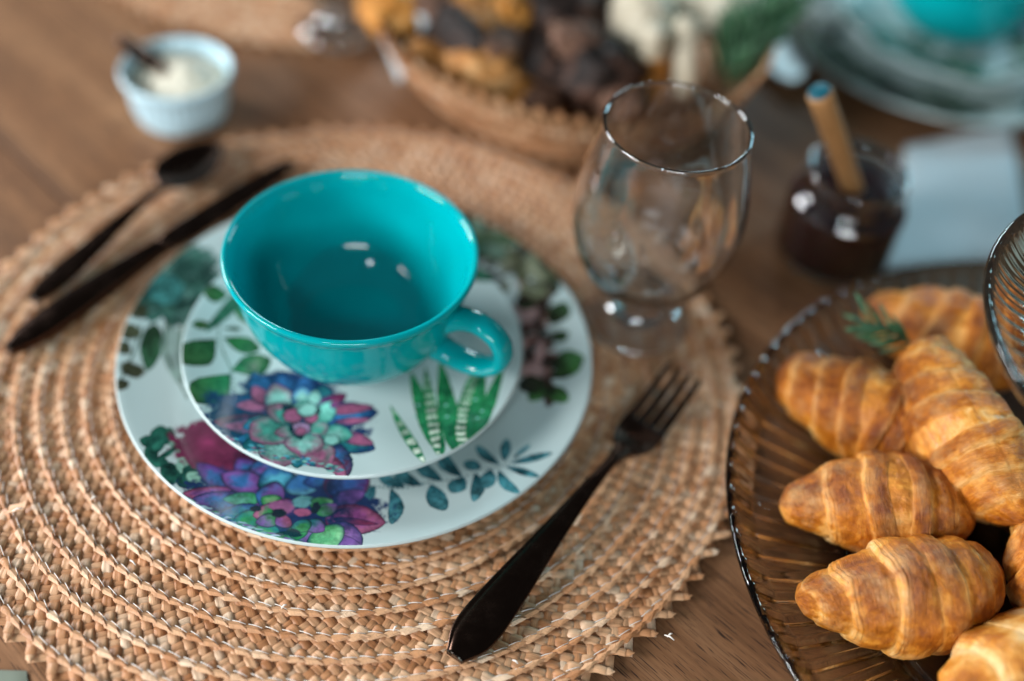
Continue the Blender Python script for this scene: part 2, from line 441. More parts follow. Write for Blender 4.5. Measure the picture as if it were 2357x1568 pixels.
    def image(s, name):
        im = bpy.data.images.new(name, s.n, s.n, alpha=False, float_buffer=False)
        g = np.clip(s.img, 0, 1); g = np.where(g < .0031308, g*12.92, 1.055*g**(1/2.4)-.055)
        px_ = np.ones((s.n, s.n, 4), np.float32); px_[..., :3] = g; im.pixels.foreach_set(px_.reshape(-1)); im.update(); im.pack(); return im
def conv(cv, ox, oy, k):
    return lambda x, y: cv.loc(ox+x/k, oy+y/k)
r0_ = math.radians
NAVY = (.012, .03, .10); BLUE = (.03, .13, .32); TEAL = (.02, .16, .18); PINK = (.31, .085, .17); WINE = (.14, .02, .06); MINT = (.07, .31, .24); PALE = (.22, .49, .43); PURP = (.10, .04, .20); DK = (.008, .02, .03); GRN = (.03, .22, .07); DGRN = (.012, .08, .03); OLIV = (.05, .09, .03)

MZ = .0055
DC = Vector((0, 0)); SC = Vector((-.0011, -.0078))
def z_dinner(r):
    return MZ+.0062+ (0 if r < .082 else .0105*((r-.082)/.0505)**1.25)
def z_dessert(r):
    return .0262+(0 if r < .05 else .0095*((r-.05)/.0432)**1.4)
cd = Canvas(.136, 1500, z_dinner); cd.c = DC
cs = Canvas(.096, 1400, z_dessert); cs.c = SC
PXM = .00026      # metres per displayed px of the photograph, about
def rosette(cv, k7, pal):
    s7 = 1.32*PXM/3.027
    L = lambda a, b, wd, *r, **kw: cv.leaf(k7(*a), k7(*b), wd*s7, *r, **kw)
    B = lambda a, rx, ry, c, **kw: cv.blob(k7(*a), rx*s7, ry*s7, c, **kw)
    pal(L, B)
def dessert_art():
    A = conv(cs, 230.2, 575.4, 2.476); b7 = conv(cs, 402.8, 748, 3.027); b8 = conv(cs, 863.2, 748, 3.027); u = 1.02*PXM/2.476; s8 = 1.05*PXM/3.027
    # leafy branch on the left
    cs.stem([A(790, 240), A(720, 320), A(685, 400), A(676, 500), A(705, 590), A(745, 680), A(770, 830)], 5.5*u, 8*u, (.02, .09, .035))
    for a, b, wd, c in (((650, 430), (522, 424), 62, OLIV), ((700, 445), (810, 452), 30, DGRN), ((662, 505), (470, 650), 175, DGRN), ((700, 500), (915, 570), 115, GRN),
                        ((745, 690), (975, 620), 150, GRN), ((745, 705), (530, 868), 190, GRN), ((735, 255), (590, 245), 120, DGRN), ((760, 300), (850, 420), 60, GRN)):
        cs.leaf(A(*a), A(*b), wd*u, c, (.03, .10, .035), edge=(.01, .05, .02), p=1.3, q=.78, mott=.6)
    for k in range(70):
        a_ = r0_(55+85*RNG.random()); q_ = .050+.036*RNG.random(); a2 = a_+RNG.normal()*.25; q2 = q_+RNG.normal()*.010
        c = ((.03, .13, .08), (.02, .16, .13), (.06, .12, .06), (.20, .34, .28))[k % 4]
        cs.leaf((q_*math.cos(a_), q_*math.sin(a_)), (q2*math.cos(a2), q2*math.sin(a2)), .007+.004*RNG.random(), c, c, edge=(.01, .07, .05), p=1.1, q=.6)
    # aloe on the right
    for a, b, wd, kw in (((345, 960), (105, 560), 62, dict(band=6)), ((470, 900), (250, 330), 115, dict()), ((440, 905), (350, 290), 84, dict(band=12)), ((560, 880), (455, 250), 120, dict()), ((600, 850), (700, 300), 150, dict(band=13)),
                         ((660, 815), (760, 300), 95, dict()), ((700, 790), (900, 260), 80, dict())):
        cs.leaf(b8(*a), b8(*b), wd*s8, (.02, .16, .07), (.02, .20, .07), edge=(.01, .16, .04), p=.75, q=.7, mott=.5, **kw)
    for x, y in ((495, 560), (500, 640), (745, 600), (715, 650), (700, 520), (300, 560), (280, 640)):
        cs.blob(b8(x, y), 14*s8, 11*s8, (.25, .55, .5), soft=.6)
    def pal(L, B):
        B((760, 700), 400, 230, NAVY, soft=.15, rag=.3)
        B((800, 480), 250, 150, NAVY, soft=.15, rag=.2)
        for a, b, wd, c0, c1, ed, hl in (
            ((720, 600), (540, 330), 190, NAVY, BLUE, NAVY, None), ((800, 560), (730, 320), 190, BLUE, NAVY, NAVY, BLUE), ((900, 560), (900, 360), 180, NAVY, BLUE, NAVY, None), ((1000, 580), (1040, 420), 170, NAVY, TEAL, NAVY, None),
            ((980, 600), (1195, 480), 120, PURP, WINE, NAVY, None), ((740, 580), (270, 505), 150, BLUE, NAVY, NAVY, None), ((700, 560), (420, 560), 130, NAVY, PINK, NAVY, PINK), ((640, 560), (545, 420), 120, WINE, PINK, NAVY, PINK),
            ((740, 700), (265, 672), 190, NAVY, WINE, WINE, None), ((720, 720), (330, 700), 160, BLUE, PINK, NAVY, PINK), ((700, 770), (420, 800), 120, TEAL, BLUE, NAVY, None),
            ((1030, 640), (1418, 608), 200, BLUE, NAVY, NAVY, (.03, .2, .45)), ((1080, 600), (1390, 570), 90, PINK, PINK, NAVY, PINK), ((1100, 680), (1370, 660), 60, NAVY, PINK, NAVY, PINK),
            ((1080, 780), (1395, 868), 190, TEAL, NAVY, NAVY, TEAL), ((1150, 760), (1385, 830), 110, NAVY, PINK, WINE, PINK), ((1000, 800), (1210, 1050), 210, NAVY, WINE, NAVY, BLUE), ((1060, 900), (1190, 1080), 90, WINE, PINK, WINE, None),
            ((640, 800), (470, 860), 130, NAVY, TEAL, DK, None), ((700, 840), (600, 900), 120, DK, TEAL, DK, None), ((900, 860), (1010, 990), 150, TEAL, BLUE, DK, None),
            ((860, 840), (850, 1000), 130, DK, TEAL, DK, BLUE),
            ((760, 800), (700, 1000), 250, MINT, PINK, PINK, PALE), ((960, 800), (1060, 1000), 190, MINT, PINK, PINK, PINK), ((1020, 760), (1240, 770), 180, MINT, MINT, TEAL, PALE),
            ((760, 600), (690, 410), 190, PALE, PINK, NAVY, PALE), ((900, 580), (880, 430), 150, BLUE, (.1, .3, .5), NAVY, PALE), ((960, 560), (980, 455), 90, PALE, PALE, TEAL, None),
            ((690, 660), (470, 720), 130, MINT, BLUE, TEAL, MINT), ((760, 690), (530, 800), 270, MINT, PINK, PINK, MINT), ((980, 690), (1100, 530), 150, MINT, (.2, .6, .5), TEAL, None), ((1090, 580), (1140, 520), 50, PURP, PINK, NAVY, None),
            ((900, 760), (905, 915), 240, MINT, PINK, PINK, PALE), ((960, 690), (1040, 770), 150, MINT, PINK, TEAL, MINT), ((1040, 800), (1130, 830), 70, PALE, MINT, TEAL, None),
            ((850, 660), (640, 560), 190, MINT, PINK, DK, None), ((830, 650), (700, 600), 110, MINT, MINT, TEAL, None), ((840, 730), (690, 760), 120, MINT, PINK, DK, None), ((870, 620), (925, 520), 130, PALE, MINT, DK, None),
            ((830, 600), (740, 560), 60, DK, DK, DK, None), ((1000, 620), (990, 560), 40, DK, DK, DK, None), ((830, 680), (880, 800), 90, DK, DK, DK, None)):
            L(a, b, wd, c0, c1, edge=ed, p=.95, q=.62, hl=hl, mott=.40, outline=True)
        for x, y, r, c in ((820, 632, 46, PINK), (950, 648, 32, PINK), (882, 728, 44, (.35, .2, .35)), (875, 740, 26, PINK), (925, 590, 42, PALE), (1090, 800, 34, PALE)):
            B((x, y), r*1.25, r*1.25, DK); B((x, y), r, r, c)
        for k in range(70):
            x = 300+RNG.random()*880; y = 760+.27*(x-300)+RNG.random()*60; B((x, y), 16, 9, (TEAL, (.1, .4, .5), PALE, PINK)[k % 4], soft=.6)
    rosette(cs, b7, pal)
dessert_art()
def dinner_art():
    A = conv(cd, 230.2, 575.4, 2.476); b7 = conv(cd, 402.8, 748, 3.027); b8 = conv(cd, 863.2, 748, 3.027); C = conv(cd, 978.2, 460.3, 2.476); u = PXM*1.5/2.476; s8 = 1.45*PXM/3.027
    # dusky succulent, top left
    for k in range(150):
        a = RNG.random()*2*PI; r = RNG.random()**.6; x = 425+r*math.cos(a)*320; y = 190+r*math.sin(a)*270
        cd.leaf(A(x*.5+390*.5, y*.5+210*.5), A(x, y), 80*u, (.015, .05, .04), (.05, .14, .11) if k % 3 else (.10, .21, .18), edge=(.01, .04, .035), p=.9, q=.6)
    for r_, n_ in ((105, 9), (60, 7), (28, 5)):
        for k in range(n_):
            a = 2*PI*(k+.3*r_)/n_; cd.leaf(A(375, 225), A(375+r_*math.cos(a), 225+r_*.85*math.sin(a)), r_*.75*u, (.02, .09, .08), (.05, .20, .19), edge=(.008, .03, .03), q=.6)
    for a, b, wd in (((310, 420), (272, 690), 78), ((230, 320), (170, 370), 60)): cd.leaf(A(*a), A(*b), wd*u, (.02, .05, .025), (.03, .10, .05), edge=(.012, .05, .03), p=.8, q=.7, mott=.5)
    cd.stem([A(380, 420), A(372, 560), A(420, 690), A(500, 850)], 9*u, 5*u, (.035, .07, .035)); cd.stem([A(470, 420), A(455, 600), A(470, 760)], 8*u, 5*u, (.05, .09, .05))
    cd.leaf(A(410, 430), A(440, 760), 90*u, (.12, .2, .17), (.2, .3, .26), alpha=.7)
    cd.stem([A(235, 420), A(200, 560), A(150, 680), A(100, 770)], 6*u, 4*u, (.03, .07, .04))
    for x, y, rx, ry in ((162, 462, 42, 34), (128, 556, 33, 25), (182, 684, 46, 30), (115, 768, 27, 24), (215, 350, 40, 34)):
        cd.blob(A(x, y), rx*u, ry*u*1.3, (.05, .055, .03), mott=.5)
    # small green succulent
    for k, (x, y, tx, ty, wd, lt) in enumerate(((330, 1100, 225, 1080, 60, 0), (350, 1100, 345, 1000, 70, 0), (370, 1110, 400, 1010, 50, 0), (400, 1120, 480, 1090, 50, 1), (420, 1130, 520, 1120, 70, 1), (440, 1180, 560, 1190, 90, 1), (400, 1240, 490, 1265, 60, 1),
        (330, 1150, 250, 1160, 70, 0), (350, 1180, 320, 1240, 60, 0), (400, 1210, 375, 1310, 50, 0), (410, 1240, 410, 1340, 50, 0), (470, 1250, 630, 1275, 62, 0), (450, 1280, 580, 1345, 85, 0), (500, 1270, 590, 1330, 50, 1), (360, 1130, 300, 1110, 80, 0), (370, 1150, 400, 1170, 110, 0), (300, 1180, 260, 1200, 50, 0))):
        c = (.22, .42, .33) if lt else (.02, .13, .09)
        cd.leaf(A(x, y), A(tx, ty), wd*u, c if lt else (.008, .05, .04), c, edge=(.008, .06, .045), q=.6, mott=.55)
    # teal sprig, bottom right
    s8 = s8*.72
    cd.stem([b8(-150, 1110), b8(0, 1125), b8(180, 1140), b8(380, 1095), b8(560, 1075), b8(760, 1005), b8(880, 985), b8(1000, 920)], 10*s8, 7*s8, (.012, .07, .08))
    for a, b, wd, bn in (((110, 1140), (115, 1345), 90, .1), ((390, 1110), (470, 1260), 120, -.05), ((620, 1060), (550, 1150), 110, 0), ((700, 1030), (690, 1195), 82, .08), ((805, 1005), (780, 1115), 95, 0), ((860, 1010), (980, 1145), 70, -.1),
        ((910, 985), (1105, 1045), 55, 0), ((945, 965), (1185, 905), 60, 0), ((960, 930), (1060, 850), 34, 0), ((900, 950), (915, 820), 66, 0), ((870, 975), (735, 865), 66, .05), ((740, 1000), (640, 965), 85, 0), ((610, 1060), (480, 900), 90, .1),
        ((470, 1085), (320, 960), 90, .08), ((330, 1120), (170, 1010), 90, .1), ((210, 1130), (60, 1060), 80, .05), ((0, 1120), (-90, 1230), 90, 0), ((-40, 1120), (-120, 1050), 80, 0)):
        b = (a[0]+(b[0]-a[0])*1.22, a[1]+(b[1]-a[1])*1.22)
        cd.leaf(b8(*a), b8(*b), wd*s8, (.008, .06, .08), (.05, .19, .22), edge=(.008, .07, .09), p=1.2, q=.62, bend=bn, mott=.7)
    # brown and pink sprig, right
    for k in range(62):
        y = 480+k*10.5; x = 610+50*math.sin(k*2.1)+.12*(y-560)
        cd.blob(C(x, y), (34+14*(k % 3))*u, 26*u, ((.03, .015, .01), (.05, .025, .02), (.30, .15, .13), (.025, .014, .01), (.12, .06, .045))[k % 5], rot=k, soft=.4, rag=.8)
    cd.stem([C(640, 560), C(655, 760), C(670, 900), C(680, 1090)], 16*u, 10*u, (.02, .015, .01))
    for x, y, rx, ry in ((590, 660, 40, 50), (655, 860, 24, 55), (610, 980, 55, 60), (520, 830, 50, 40), (500, 690, 26, 90)): cd.blob(C(x, y), rx*u, ry*u, (.42, .26, .25), soft=.4)
    for a, b, wd, c in (((460, 720), (365, 560), 110, (.02, .02, .01)), ((720, 710), (800, 580), 88, (.03, .07, .03)), ((715, 795), (820, 760), 60, (.03, .07, .03)), ((715, 950), (905, 895), 110, (.05, .16, .05)), ((700, 1010), (890, 950), 60, (.06, .2, .05)),
        ((690, 1060), (595, 1145), 60, (.06, .2, .05)), ((690, 1060), (810, 1150), 70, (.06, .2, .05)), ((680, 1040), (530, 1060), 90, (.02, .02, .015)), ((650, 560), (745, 450), 90, (.03, .05, .03)), ((620, 620), (520, 560), 70, (.02, .015, .01))):
        cd.leaf(C(*a), C(*b), wd*u, (.02, .03, .012), c, edge=(.012, .03, .01), p=1.1, q=.6, mott=.5)
    # olive foliage, top right
    for k in range(110):
        t = k/110; x = 250+t*490+RNG.normal()*50; y = 130+t*330+RNG.normal()*90
        cd.blob(C(x, y), 42*u, 34*u, ((.03, .028, .015), (.07, .08, .04), (.02, .018, .01), (.15, .17, .10), (.05, .04, .03))[k % 5], rot=k, soft=.5, rag=.9)
    for x, y in ((460, 370), (610, 390), (640, 440), (420, 260)): cd.blob(C(x, y), 40*u, 50*u, (.28, .30, .20), soft=.8, alpha=.8)
    # dark scatter near the top, mostly behind the cup
    for k in range(50):
        x = -30+RNG.random()*300; y = -150+RNG.random()*260; cd.blob(C(x, y), 40*u, 36*u, ((.03, .05, .03), (.08, .12, .08))[k % 2], soft=.5, rag=.9)
    def dummy(): pass
    for k in range(150):
        a_ = r0_(52+80*RNG.random()); q_ = .088+.036*RNG.random(); a2 = a_+RNG.normal()*.16; q2 = q_+RNG.normal()*.012
        c = ((.02, .035, .02), (.05, .09, .05), (.03, .025, .02), (.10, .17, .13), (.04, .10, .07))[k % 5]
        cd.leaf((q_*math.cos(a_), q_*math.sin(a_)), (q2*math.cos(a2), q2*math.sin(a2)), .008+.005*RNG.random(), c, c, edge=(.01, .03, .02), p=1.1, q=.6)
    def pal(L, B):
        B((340, 850), 235, 170, WINE, soft=.1, rag=.3); B((230, 820), 60, 60, (.24, .03, .10), soft=.7); B((430, 900), 80, 50, (.22, .03, .09), soft=.7); B((600, 940), 200, 90, (.05, .01, .03), soft=.4)
        B((760, 1240), 470, 190, NAVY, soft=.12, rag=.3); B((420, 1250), 240, 110, PURP, soft=.3)
        V = (.16, .07, .26)
        for a, b, wd, c0, c1, ed, hl in (
            ((400, 1140), (150, 960), 150, NAVY, PURP, NAVY, BLUE), ((560, 1080), (440, 930), 170, NAVY, PURP, DK, BLUE), ((620, 1090), (620, 930), 190, NAVY, BLUE, DK, V), ((500, 1200), (50, 1172), 150, PURP, PINK, WINE, V), ((560, 1240), (120, 1210), 170, NAVY, V, NAVY, BLUE), ((600, 1130), (320, 1040), 200, V, V, DK, BLUE),
            ((760, 1150), (640, 1000), 240, TEAL, BLUE, DK, (.08, .35, .45)), ((920, 1180), (860, 1040), 230, (.1, .3, .4), BLUE, DK, BLUE), ((1000, 1150), (1040, 1030), 210, NAVY, (.03, .1, .35), NAVY, BLUE), ((1060, 1180), (1350, 1040), 280, NAVY, PURP, WINE, (.03, .1, .3)), ((1100, 1240), (1330, 1160), 140, NAVY, V, NAVY, None),
            ((600, 1210), (330, 1215), 120, GRN, MINT, NAVY, (.1, .35, .25)), ((620, 1300), (300, 1330), 160, NAVY, BLUE, NAVY, TEAL), ((600, 1320), (400, 1400), 150, GRN, TEAL, NAVY, GRN),
            ((1050, 1340), (1468, 1380), 260, NAVY, PINK, WINE, (.25, .06, .22)), ((1100, 1350), (1420, 1390), 60, NAVY, WINE, NAVY, None), ((1060, 1400), (1300, 1545), 210, NAVY, V, NAVY, (.25, .12, .35)), ((1100, 1470), (1310, 1560), 90, PURP, V, PURP, None),
            ((720, 1420), (520, 1500), 180, TEAL, GRN, DK, GRN), ((800, 1440), (760, 1560), 170, DK, TEAL, DK, GRN), ((940, 1430), (900, 1560), 170, V, TEAL, DK, V), ((1000, 1420), (1130, 1540), 240, GRN, (.2, .5, .25), NAVY, (.12, .45, .2)), ((860, 1400), (850, 1500), 120, GRN, GRN, DK, None),
            ((760, 1200), (560, 1180), 240, V, BLUE, DK, V), ((740, 1260), (600, 1200), 130, GRN, GRN, DK, (.15, .35, .15)), ((760, 1300), (540, 1330), 170, V, PINK, DK, GRN), ((720, 1350), (560, 1380), 120, GRN, V, DK, None), ((900, 1260), (880, 1190), 160, TEAL, (.12, .35, .35), DK, None),
            ((820, 1290), (680, 1240), 150, V, PINK, DK, (.3, .1, .25)), ((960, 1290), (1100, 1220), 160, GRN, (.12, .3, .15), DK, GRN), ((990, 1320), (1130, 1250), 110, GRN, V, NAVY, None), ((920, 1370), (1040, 1440), 120, TEAL, V, DK, None), ((800, 1350), (700, 1390), 130, PINK, V, DK, None), ((850, 1370), (920, 1440), 130, TEAL, GRN, DK, GRN)):
            L(a, b, wd, c0, c1, edge=ed, p=.95, q=.6, hl=hl, mott=.45, outline=True)
        for x, y, rx, ry, c in ((890, 1305, 40, 26, PINK), (735, 1265, 66, 40, (.28, .10, .22)), (880, 1240, 44, 34, (.12, .33, .35)), (720, 1310, 34, 28, DK), (980, 1275, 26, 40, DK), (830, 1450, 36, 26, DK), (560, 1280, 30, 20, DK)): B((x, y), rx, ry, c)
        for k in range(110):
            t = k/110; x = 70+t*1230; y = 1190+380*(1-(1-t)**1.7)+RNG.random()*26; B((x, y+4), 26, 8, ((.3, .45, .55), TEAL, (.4, .5, .65), V, GRN)[k % 5], soft=.6, rag=.8)
    rosette(cd, b7, pal)
dinner_art()
def print_mat(name, img, R):
    m = mat(name, (.8, .8, .78), .12, spec=.5, coat=.3); t = NT(m)
    v = t.mapping(t.coord('Object'), (1/(2*R), 1/(2*R), 1), loc=(.5, .5, 0))
    q = t.n('ShaderNodeTexImage', image=img, extension='EXTEND'); t.l(v, q.inputs[0]); t.color(q.outputs[0])
    t.bump(t.noise(t.coord('Object'), 60, 2, .5), .12, .001)
    return m
PD = print_mat('printed_dinner_glaze', cd.image('dinner_print'), cd.R); PS = print_mat('printed_dessert_glaze', cs.image('dessert_print'), cs.R)
GLAZE = mat('white_glaze', (.54, .66, .66), .12, coat=.3)
def plate(name, R, zfun, z0, foot, loc, pm_, label, group, rotz=0):
    e = empty(name, (loc[0], loc[1], 0), label, 'plate', group)
    e.rotation_euler = (0, 0, rotz)
    rs = np.concatenate([np.linspace(.0005, R*.6, 6), np.linspace(R*.62, R-.0022, 18)])
    top = [(r, zfun(r)) for r in rs]
    zt = zfun(R-.0022)
    edge = [(R-.0009, zt+.0002), (R, zt-.0010), (R-.0006, zt-.0026)]
    und = [(R-.006, zt-.0052), (R*.8, zfun(R*.8)-.0044), (R*.68, z0+.0022), (R*.63, z0+.0003), (R*.61, z0), (R*.58, z0+.0003), (R*.56, z0+.0018), (.0005, z0+.0018)]
    a = lathe('printed_face', top+edge[:1], 192, pm_, e)
    b = lathe('body', edge[:1]+edge[1:]+und, 192, GLAZE, e)
    return e
plate('dinner_plate', .1325, z_dinner, MZ, 0, DC, PD, 'large round white plate printed with succulents, on the front straw placemat', 'printed dinner plates')
plate('dessert_plate', .0932, z_dessert, z_dinner(0)+.0004, 0, SC, PS, 'small white plate printed with a purple succulent and aloe, right under the empty turquoise cup', 'printed dessert plates')

# ------------------------------------------------------------------ turquoise cup
def turq():
    m = mat('turquoise_glaze', (.0, .40, .40), .06, spec=.42); t = NT(m)
    n = t.noise(t.coord('Object'), 30, 3, .5)
    t.color(t.ramp(n, [(.3, (.0, .305, .335)), (.7, (.0, .345, .370))])); t.bump(t.noise(t.coord('Object'), 18, 2, .5), .06, .002)
    return m
TURQ = turq()
def teacup(loc, hang, label, s=1.0):
    e = empty('teacup', loc, label, 'cup', 'turquoise teacups')
    out = spl([(.0005, .0035), (.024, .0035), (.026, .0002), (.0315, .0), (.0335, .0022), (.0405, .0062), (.0500, .0150), (.0570, .0275), (.0608, .0405), (.0630, .0535), (.0642, .0585), (.0662, .0618), (.0668, .0640)], 60)
    rim = [(.0664, .0653), (.0652, .0657), (.0638, .0652)]
    inn = spl([(.0630, .0640), (.0610, .0585), (.0595, .0500), (.0573, .0400), (.0530, .0270), (.0450, .0150), (.0375, .0090), (.0330, .0074), (.022, .0066), (.0005, .0066)], 46)
    lathe('bowl', [tuple(p) for p in out]+rim+[tuple(p) for p in inn], 128, TURQ, e)
    # handle in the plane of angle hang
    pts = spl([(.0590, .0450), (.0665, .0495), (.0765, .0510), (.0860, .0470), (.0912, .0385), (.0900, .0290), (.0820, .0218), (.0700, .0188), (.0590, .0200), (.0500, .0220)], 44)
    hv = [.0088, .0076, .0070, .0068, .0070, .0072, .0073, .0076, .0082, .0092]; ht = [.0062, .0052, .0046, .0044, .0044, .0044, .0045, .0048, .0054, .0064]
    P = np.zeros((44, 18, 3)); 
    for i in range(44):
        k = i/43*9; k0 = min(int(k), 8); f = k-k0; wv = hv[k0]*(1-f)+hv[k0+1]*f; tk = ht[k0]*(1-f)+ht[k0+1]*f
        d = pts[min(i+1, 43)]-pts[max(i-1, 0)]; d = d/np.linalg.norm(d); nn = np.array([-d[1], d[0]])
        for j in range(18):
            a = 2*PI*j/18; c = math.copysign(abs(math.cos(a))**.85, math.cos(a))*wv; s_ = math.sin(a)*tk
            r = pts[i][0]+nn[0]*s_; z = pts[i][1]+nn[1]*s_
            P[i, j] = (r, c, z)
    ca, sa = math.cos(hang), math.sin(hang); X = P[..., 0]*ca-P[..., 1]*sa; Y = P[..., 0]*sa+P[..., 1]*ca; P[..., 0] = X; P[..., 1] = Y
    link('handle', grid_mesh('handle', P, False, True), TURQ, e)
    e.scale = (s, s, s)
    return e
CUPL = Vector((-.0033, .0030, z_dessert(0)+.0002))
teacup(CUPL, math.radians(-22), 'empty turquoise ceramic cup in the centre of the front place setting')

# ------------------------------------------------------------------ dark cutlery
DARK = mat('dark_bronze_steel', (.070, .040, .029), .26, metal=1.0)
tdk = NT(DARK); tdk.bump(tdk.noise(tdk.coord('Object'), 25, 2, .5), .05, .001); tdk.rough(tdk.ramp(tdk.noise(tdk.coord('Object'), 60, 5, .7), [(.35, (.15,)*3), (.7, (.32,)*3)]))
def blade(name, path, width, thick, crown, parent, mat_=DARK, rimmed=False, n=None):
    """path: points; width list half-widths; thick; crown: bulge height across"""
    n = n or 60; pth = spl(path, n); wd = np.interp(np.linspace(0, 1, n), np.linspace(0, 1, len(width)), width)
    wd = spl([(q, 0) for q in width], n)[:, 0].clip(.0003)
    th = np.interp(np.linspace(0, 1, n), np.linspace(0, 1, len(thick)), thick)
    cr = np.interp(np.linspace(0, 1, n), np.linspace(0, 1, len(crown)), crown)
    us = np.array([-1, -.97, -.86, -.8, -.72, -.4, 0, .4, .72, .8, .86, .97, 1]); 
    P = np.zeros((n, len(us)*2, 3))
    for i in range(n):
        t = pth[min(i+1, n-1)]-pth[max(i-1, 0)]; t /= np.linalg.norm(t); s_ = np.cross(t, [0, 0, 1]); s_ /= np.linalg.norm(s_); up = np.cross(s_, t)
        for k, u in enumerate(us):
            zt = cr[i]*(1-u*u)-(.0003 if abs(u) == 1 else 0)
            if rimmed: zt += -.00045*math.exp(-((abs(u)-.8)/.05)**2)*min(1, wd[i]/.005)
            P[i, k] = pth[i]+s_*u*wd[i]+up*(zt+th[i]/2)
            P[i, len(us)*2-1-k] = pth[i]+s_*u*wd[i]+up*(cr[i]*.55*(1-u*u)-th[i]/2*(1 if abs(u) < 1 else .5))
    me = grid_mesh(name, P, False, True)
    bm = bmesh.new(); bm.from_mesh(me)
    bm.verts.ensure_lookup_table(); m = len(us)*2
    bm.faces.new([bm.verts[k] for k in range(m)][::-1]); bm.faces.new([bm.verts[(n-1)*m+k] for k in range(m)])
    bm.to_mesh(me); bm.free()
    return link(name, me, mat_, parent)
def along(a, b, zs, bow=0):
    """points from a to b (world xy) with heights zs at fractions"""
    a = Vector(a[:2]); b = Vector(b[:2]); out = []
    for f, z in zs: p = a.lerp(b, f); out.append((p.x, p.y, z))
    return out
MT = .0068  # top of the mat weave
def fork():
    a = at(1046, 1506, .012); b = at(1575, 862, .014); e = empty('fork', (a.x, a.y, 0), 'dark brown metal fork lying on the placemat right of the plates', 'fork')
    inv = Vector((a.x, a.y, 0)); sub = lambda pts: [(p[0]-inv.x, p[1]-inv.y, p[2]) for p in pts]
    blade('handle', sub(along(a, b, [(0, .0085), (.12, .0100), (.30, .0135), (.5, .0165), (.62, .0155), (.70, .0128)])), [.0045, .0098, .0112, .0106, .0092, .0074, .0058, .0045, .0037, .0032, .0032, .0044, .0062], [.003, .0032, .003, .003, .003], [.0010, .0012, .0014, .0012, .0008], e, rimmed=True, n=90)
    blade('head', sub(along(a, b, [(.685, .0132), (.72, .0112), (.76, .0092), (.81, .0088)])), [.0052, .0092, .0118, .0126, .0126], [.003, .0024, .0022], [-.0005, -.0018, -.0012], e, n=30)
    ab = (b-a); ab.z = 0; L = ab.length; d = ab/L; s_ = Vector((d.y, -d.x, 0))
    for k in range(4):
        o_ = (k-1.5)*.0066
        pts = [(a.x-inv.x+d.x*L*f+s_.x*o_, a.y-inv.y+d.y*L*f+s_.y*o_, z) for f, z in ((.80, .0089), (.86, .0100), (.93, .0125), (.985, .0158), (1.0, .0165))]
        blade('tine', pts, [.0027, .0023, .0020, .0017, .0008], [.0022, .002, .0014], [.0003, .0003, .0002], e, n=16)
fork()
def knife():
    a = at(18, 806, .010); b = at(676, 366, .012); e = empty('knife', (a.x, a.y, 0), 'long dark metal knife lying left of the flowered plates', 'knife')
    sub = lambda pts: [(p[0]-a.x, p[1]-a.y, p[2]) for p in pts]
    blade('handle', sub(along(a, b, [(0, .0095), (.15, .0105), (.35, .0118), (.5, .0118)])), [.0030, .0072, .0088, .0092, .0086, .0078, .0068, .0062, .0058], [.0045, .006, .006, .005], [.001, .0015, .0015, .001], e, n=60)
    blade('blade', sub(along(a, b, [(.46, .0118), (.6, .0115), (.8, .011), (1, .0105)])), [.0058, .0072, .0088, .0092, .0093, .0090, .0078, .004], [.004, .0022, .0016, .001], [.0006, .0003, .0002, 0], e, n=50)
knife()
def spoon(a, b, label, mat_=DARK, z=.009, w=1.0, group=None):
    e = empty('spoon', (a.x, a.y, 0), label, 'spoon', group)
    sub = lambda pts: [(p[0]-a.x, p[1]-a.y, p[2]) for p in pts]
    blade('handle', sub(along(a, b, [(0, z), (.2, z+.001), (.45, z+.0045), (.62, z+.0055), (.735, z+.002)])), [q*w for q in (.0035, .0068, .0078, .0070, .0056, .0044, .0034, .0027, .0024, .0028)], [.0028]*3, [.0009]*3, e, mat_, n=60)
    # bowl
    A = Vector((a.x, a.y, 0)); B = Vector((b.x, b.y, 0)); L = (B-A).length; d = (B-A)/L; s_ = Vector((d.y, -d.x, 0)); c = A+d*L*.855-A; hl = L*.165; hw = .0185*w
    nu, nv = 24, 10; P = np.zeros((nu, nv*2, 3))
    for i in range(nu):
        a_ = 2*PI*i/nu
        for j in range(nv*2):
            top = j < nv; f = (j+.0)/(nv-1) if top else (2*nv-1-j)/(nv-1)
            f = max(f, .01); x = math.cos(a_)*hl*f; y = math.sin(a_)*hw*f*(1+.16*math.cos(a_)*-1)
            zz = z+.0045-.0075*(1-f*f)-(0 if top else .0012)
            q = c+d*x+s_*y; P[i, j] = (q.x, q.y, max(zz+.002, .0075 if not top else .0085))
    link('bowl', grid_mesh('bowl', P, True, False), mat_, e)
    return e
spoon(at(72, 692, .009), at(492, 340, .012), 'dark metal spoon lying outside the knife, left of the plates')

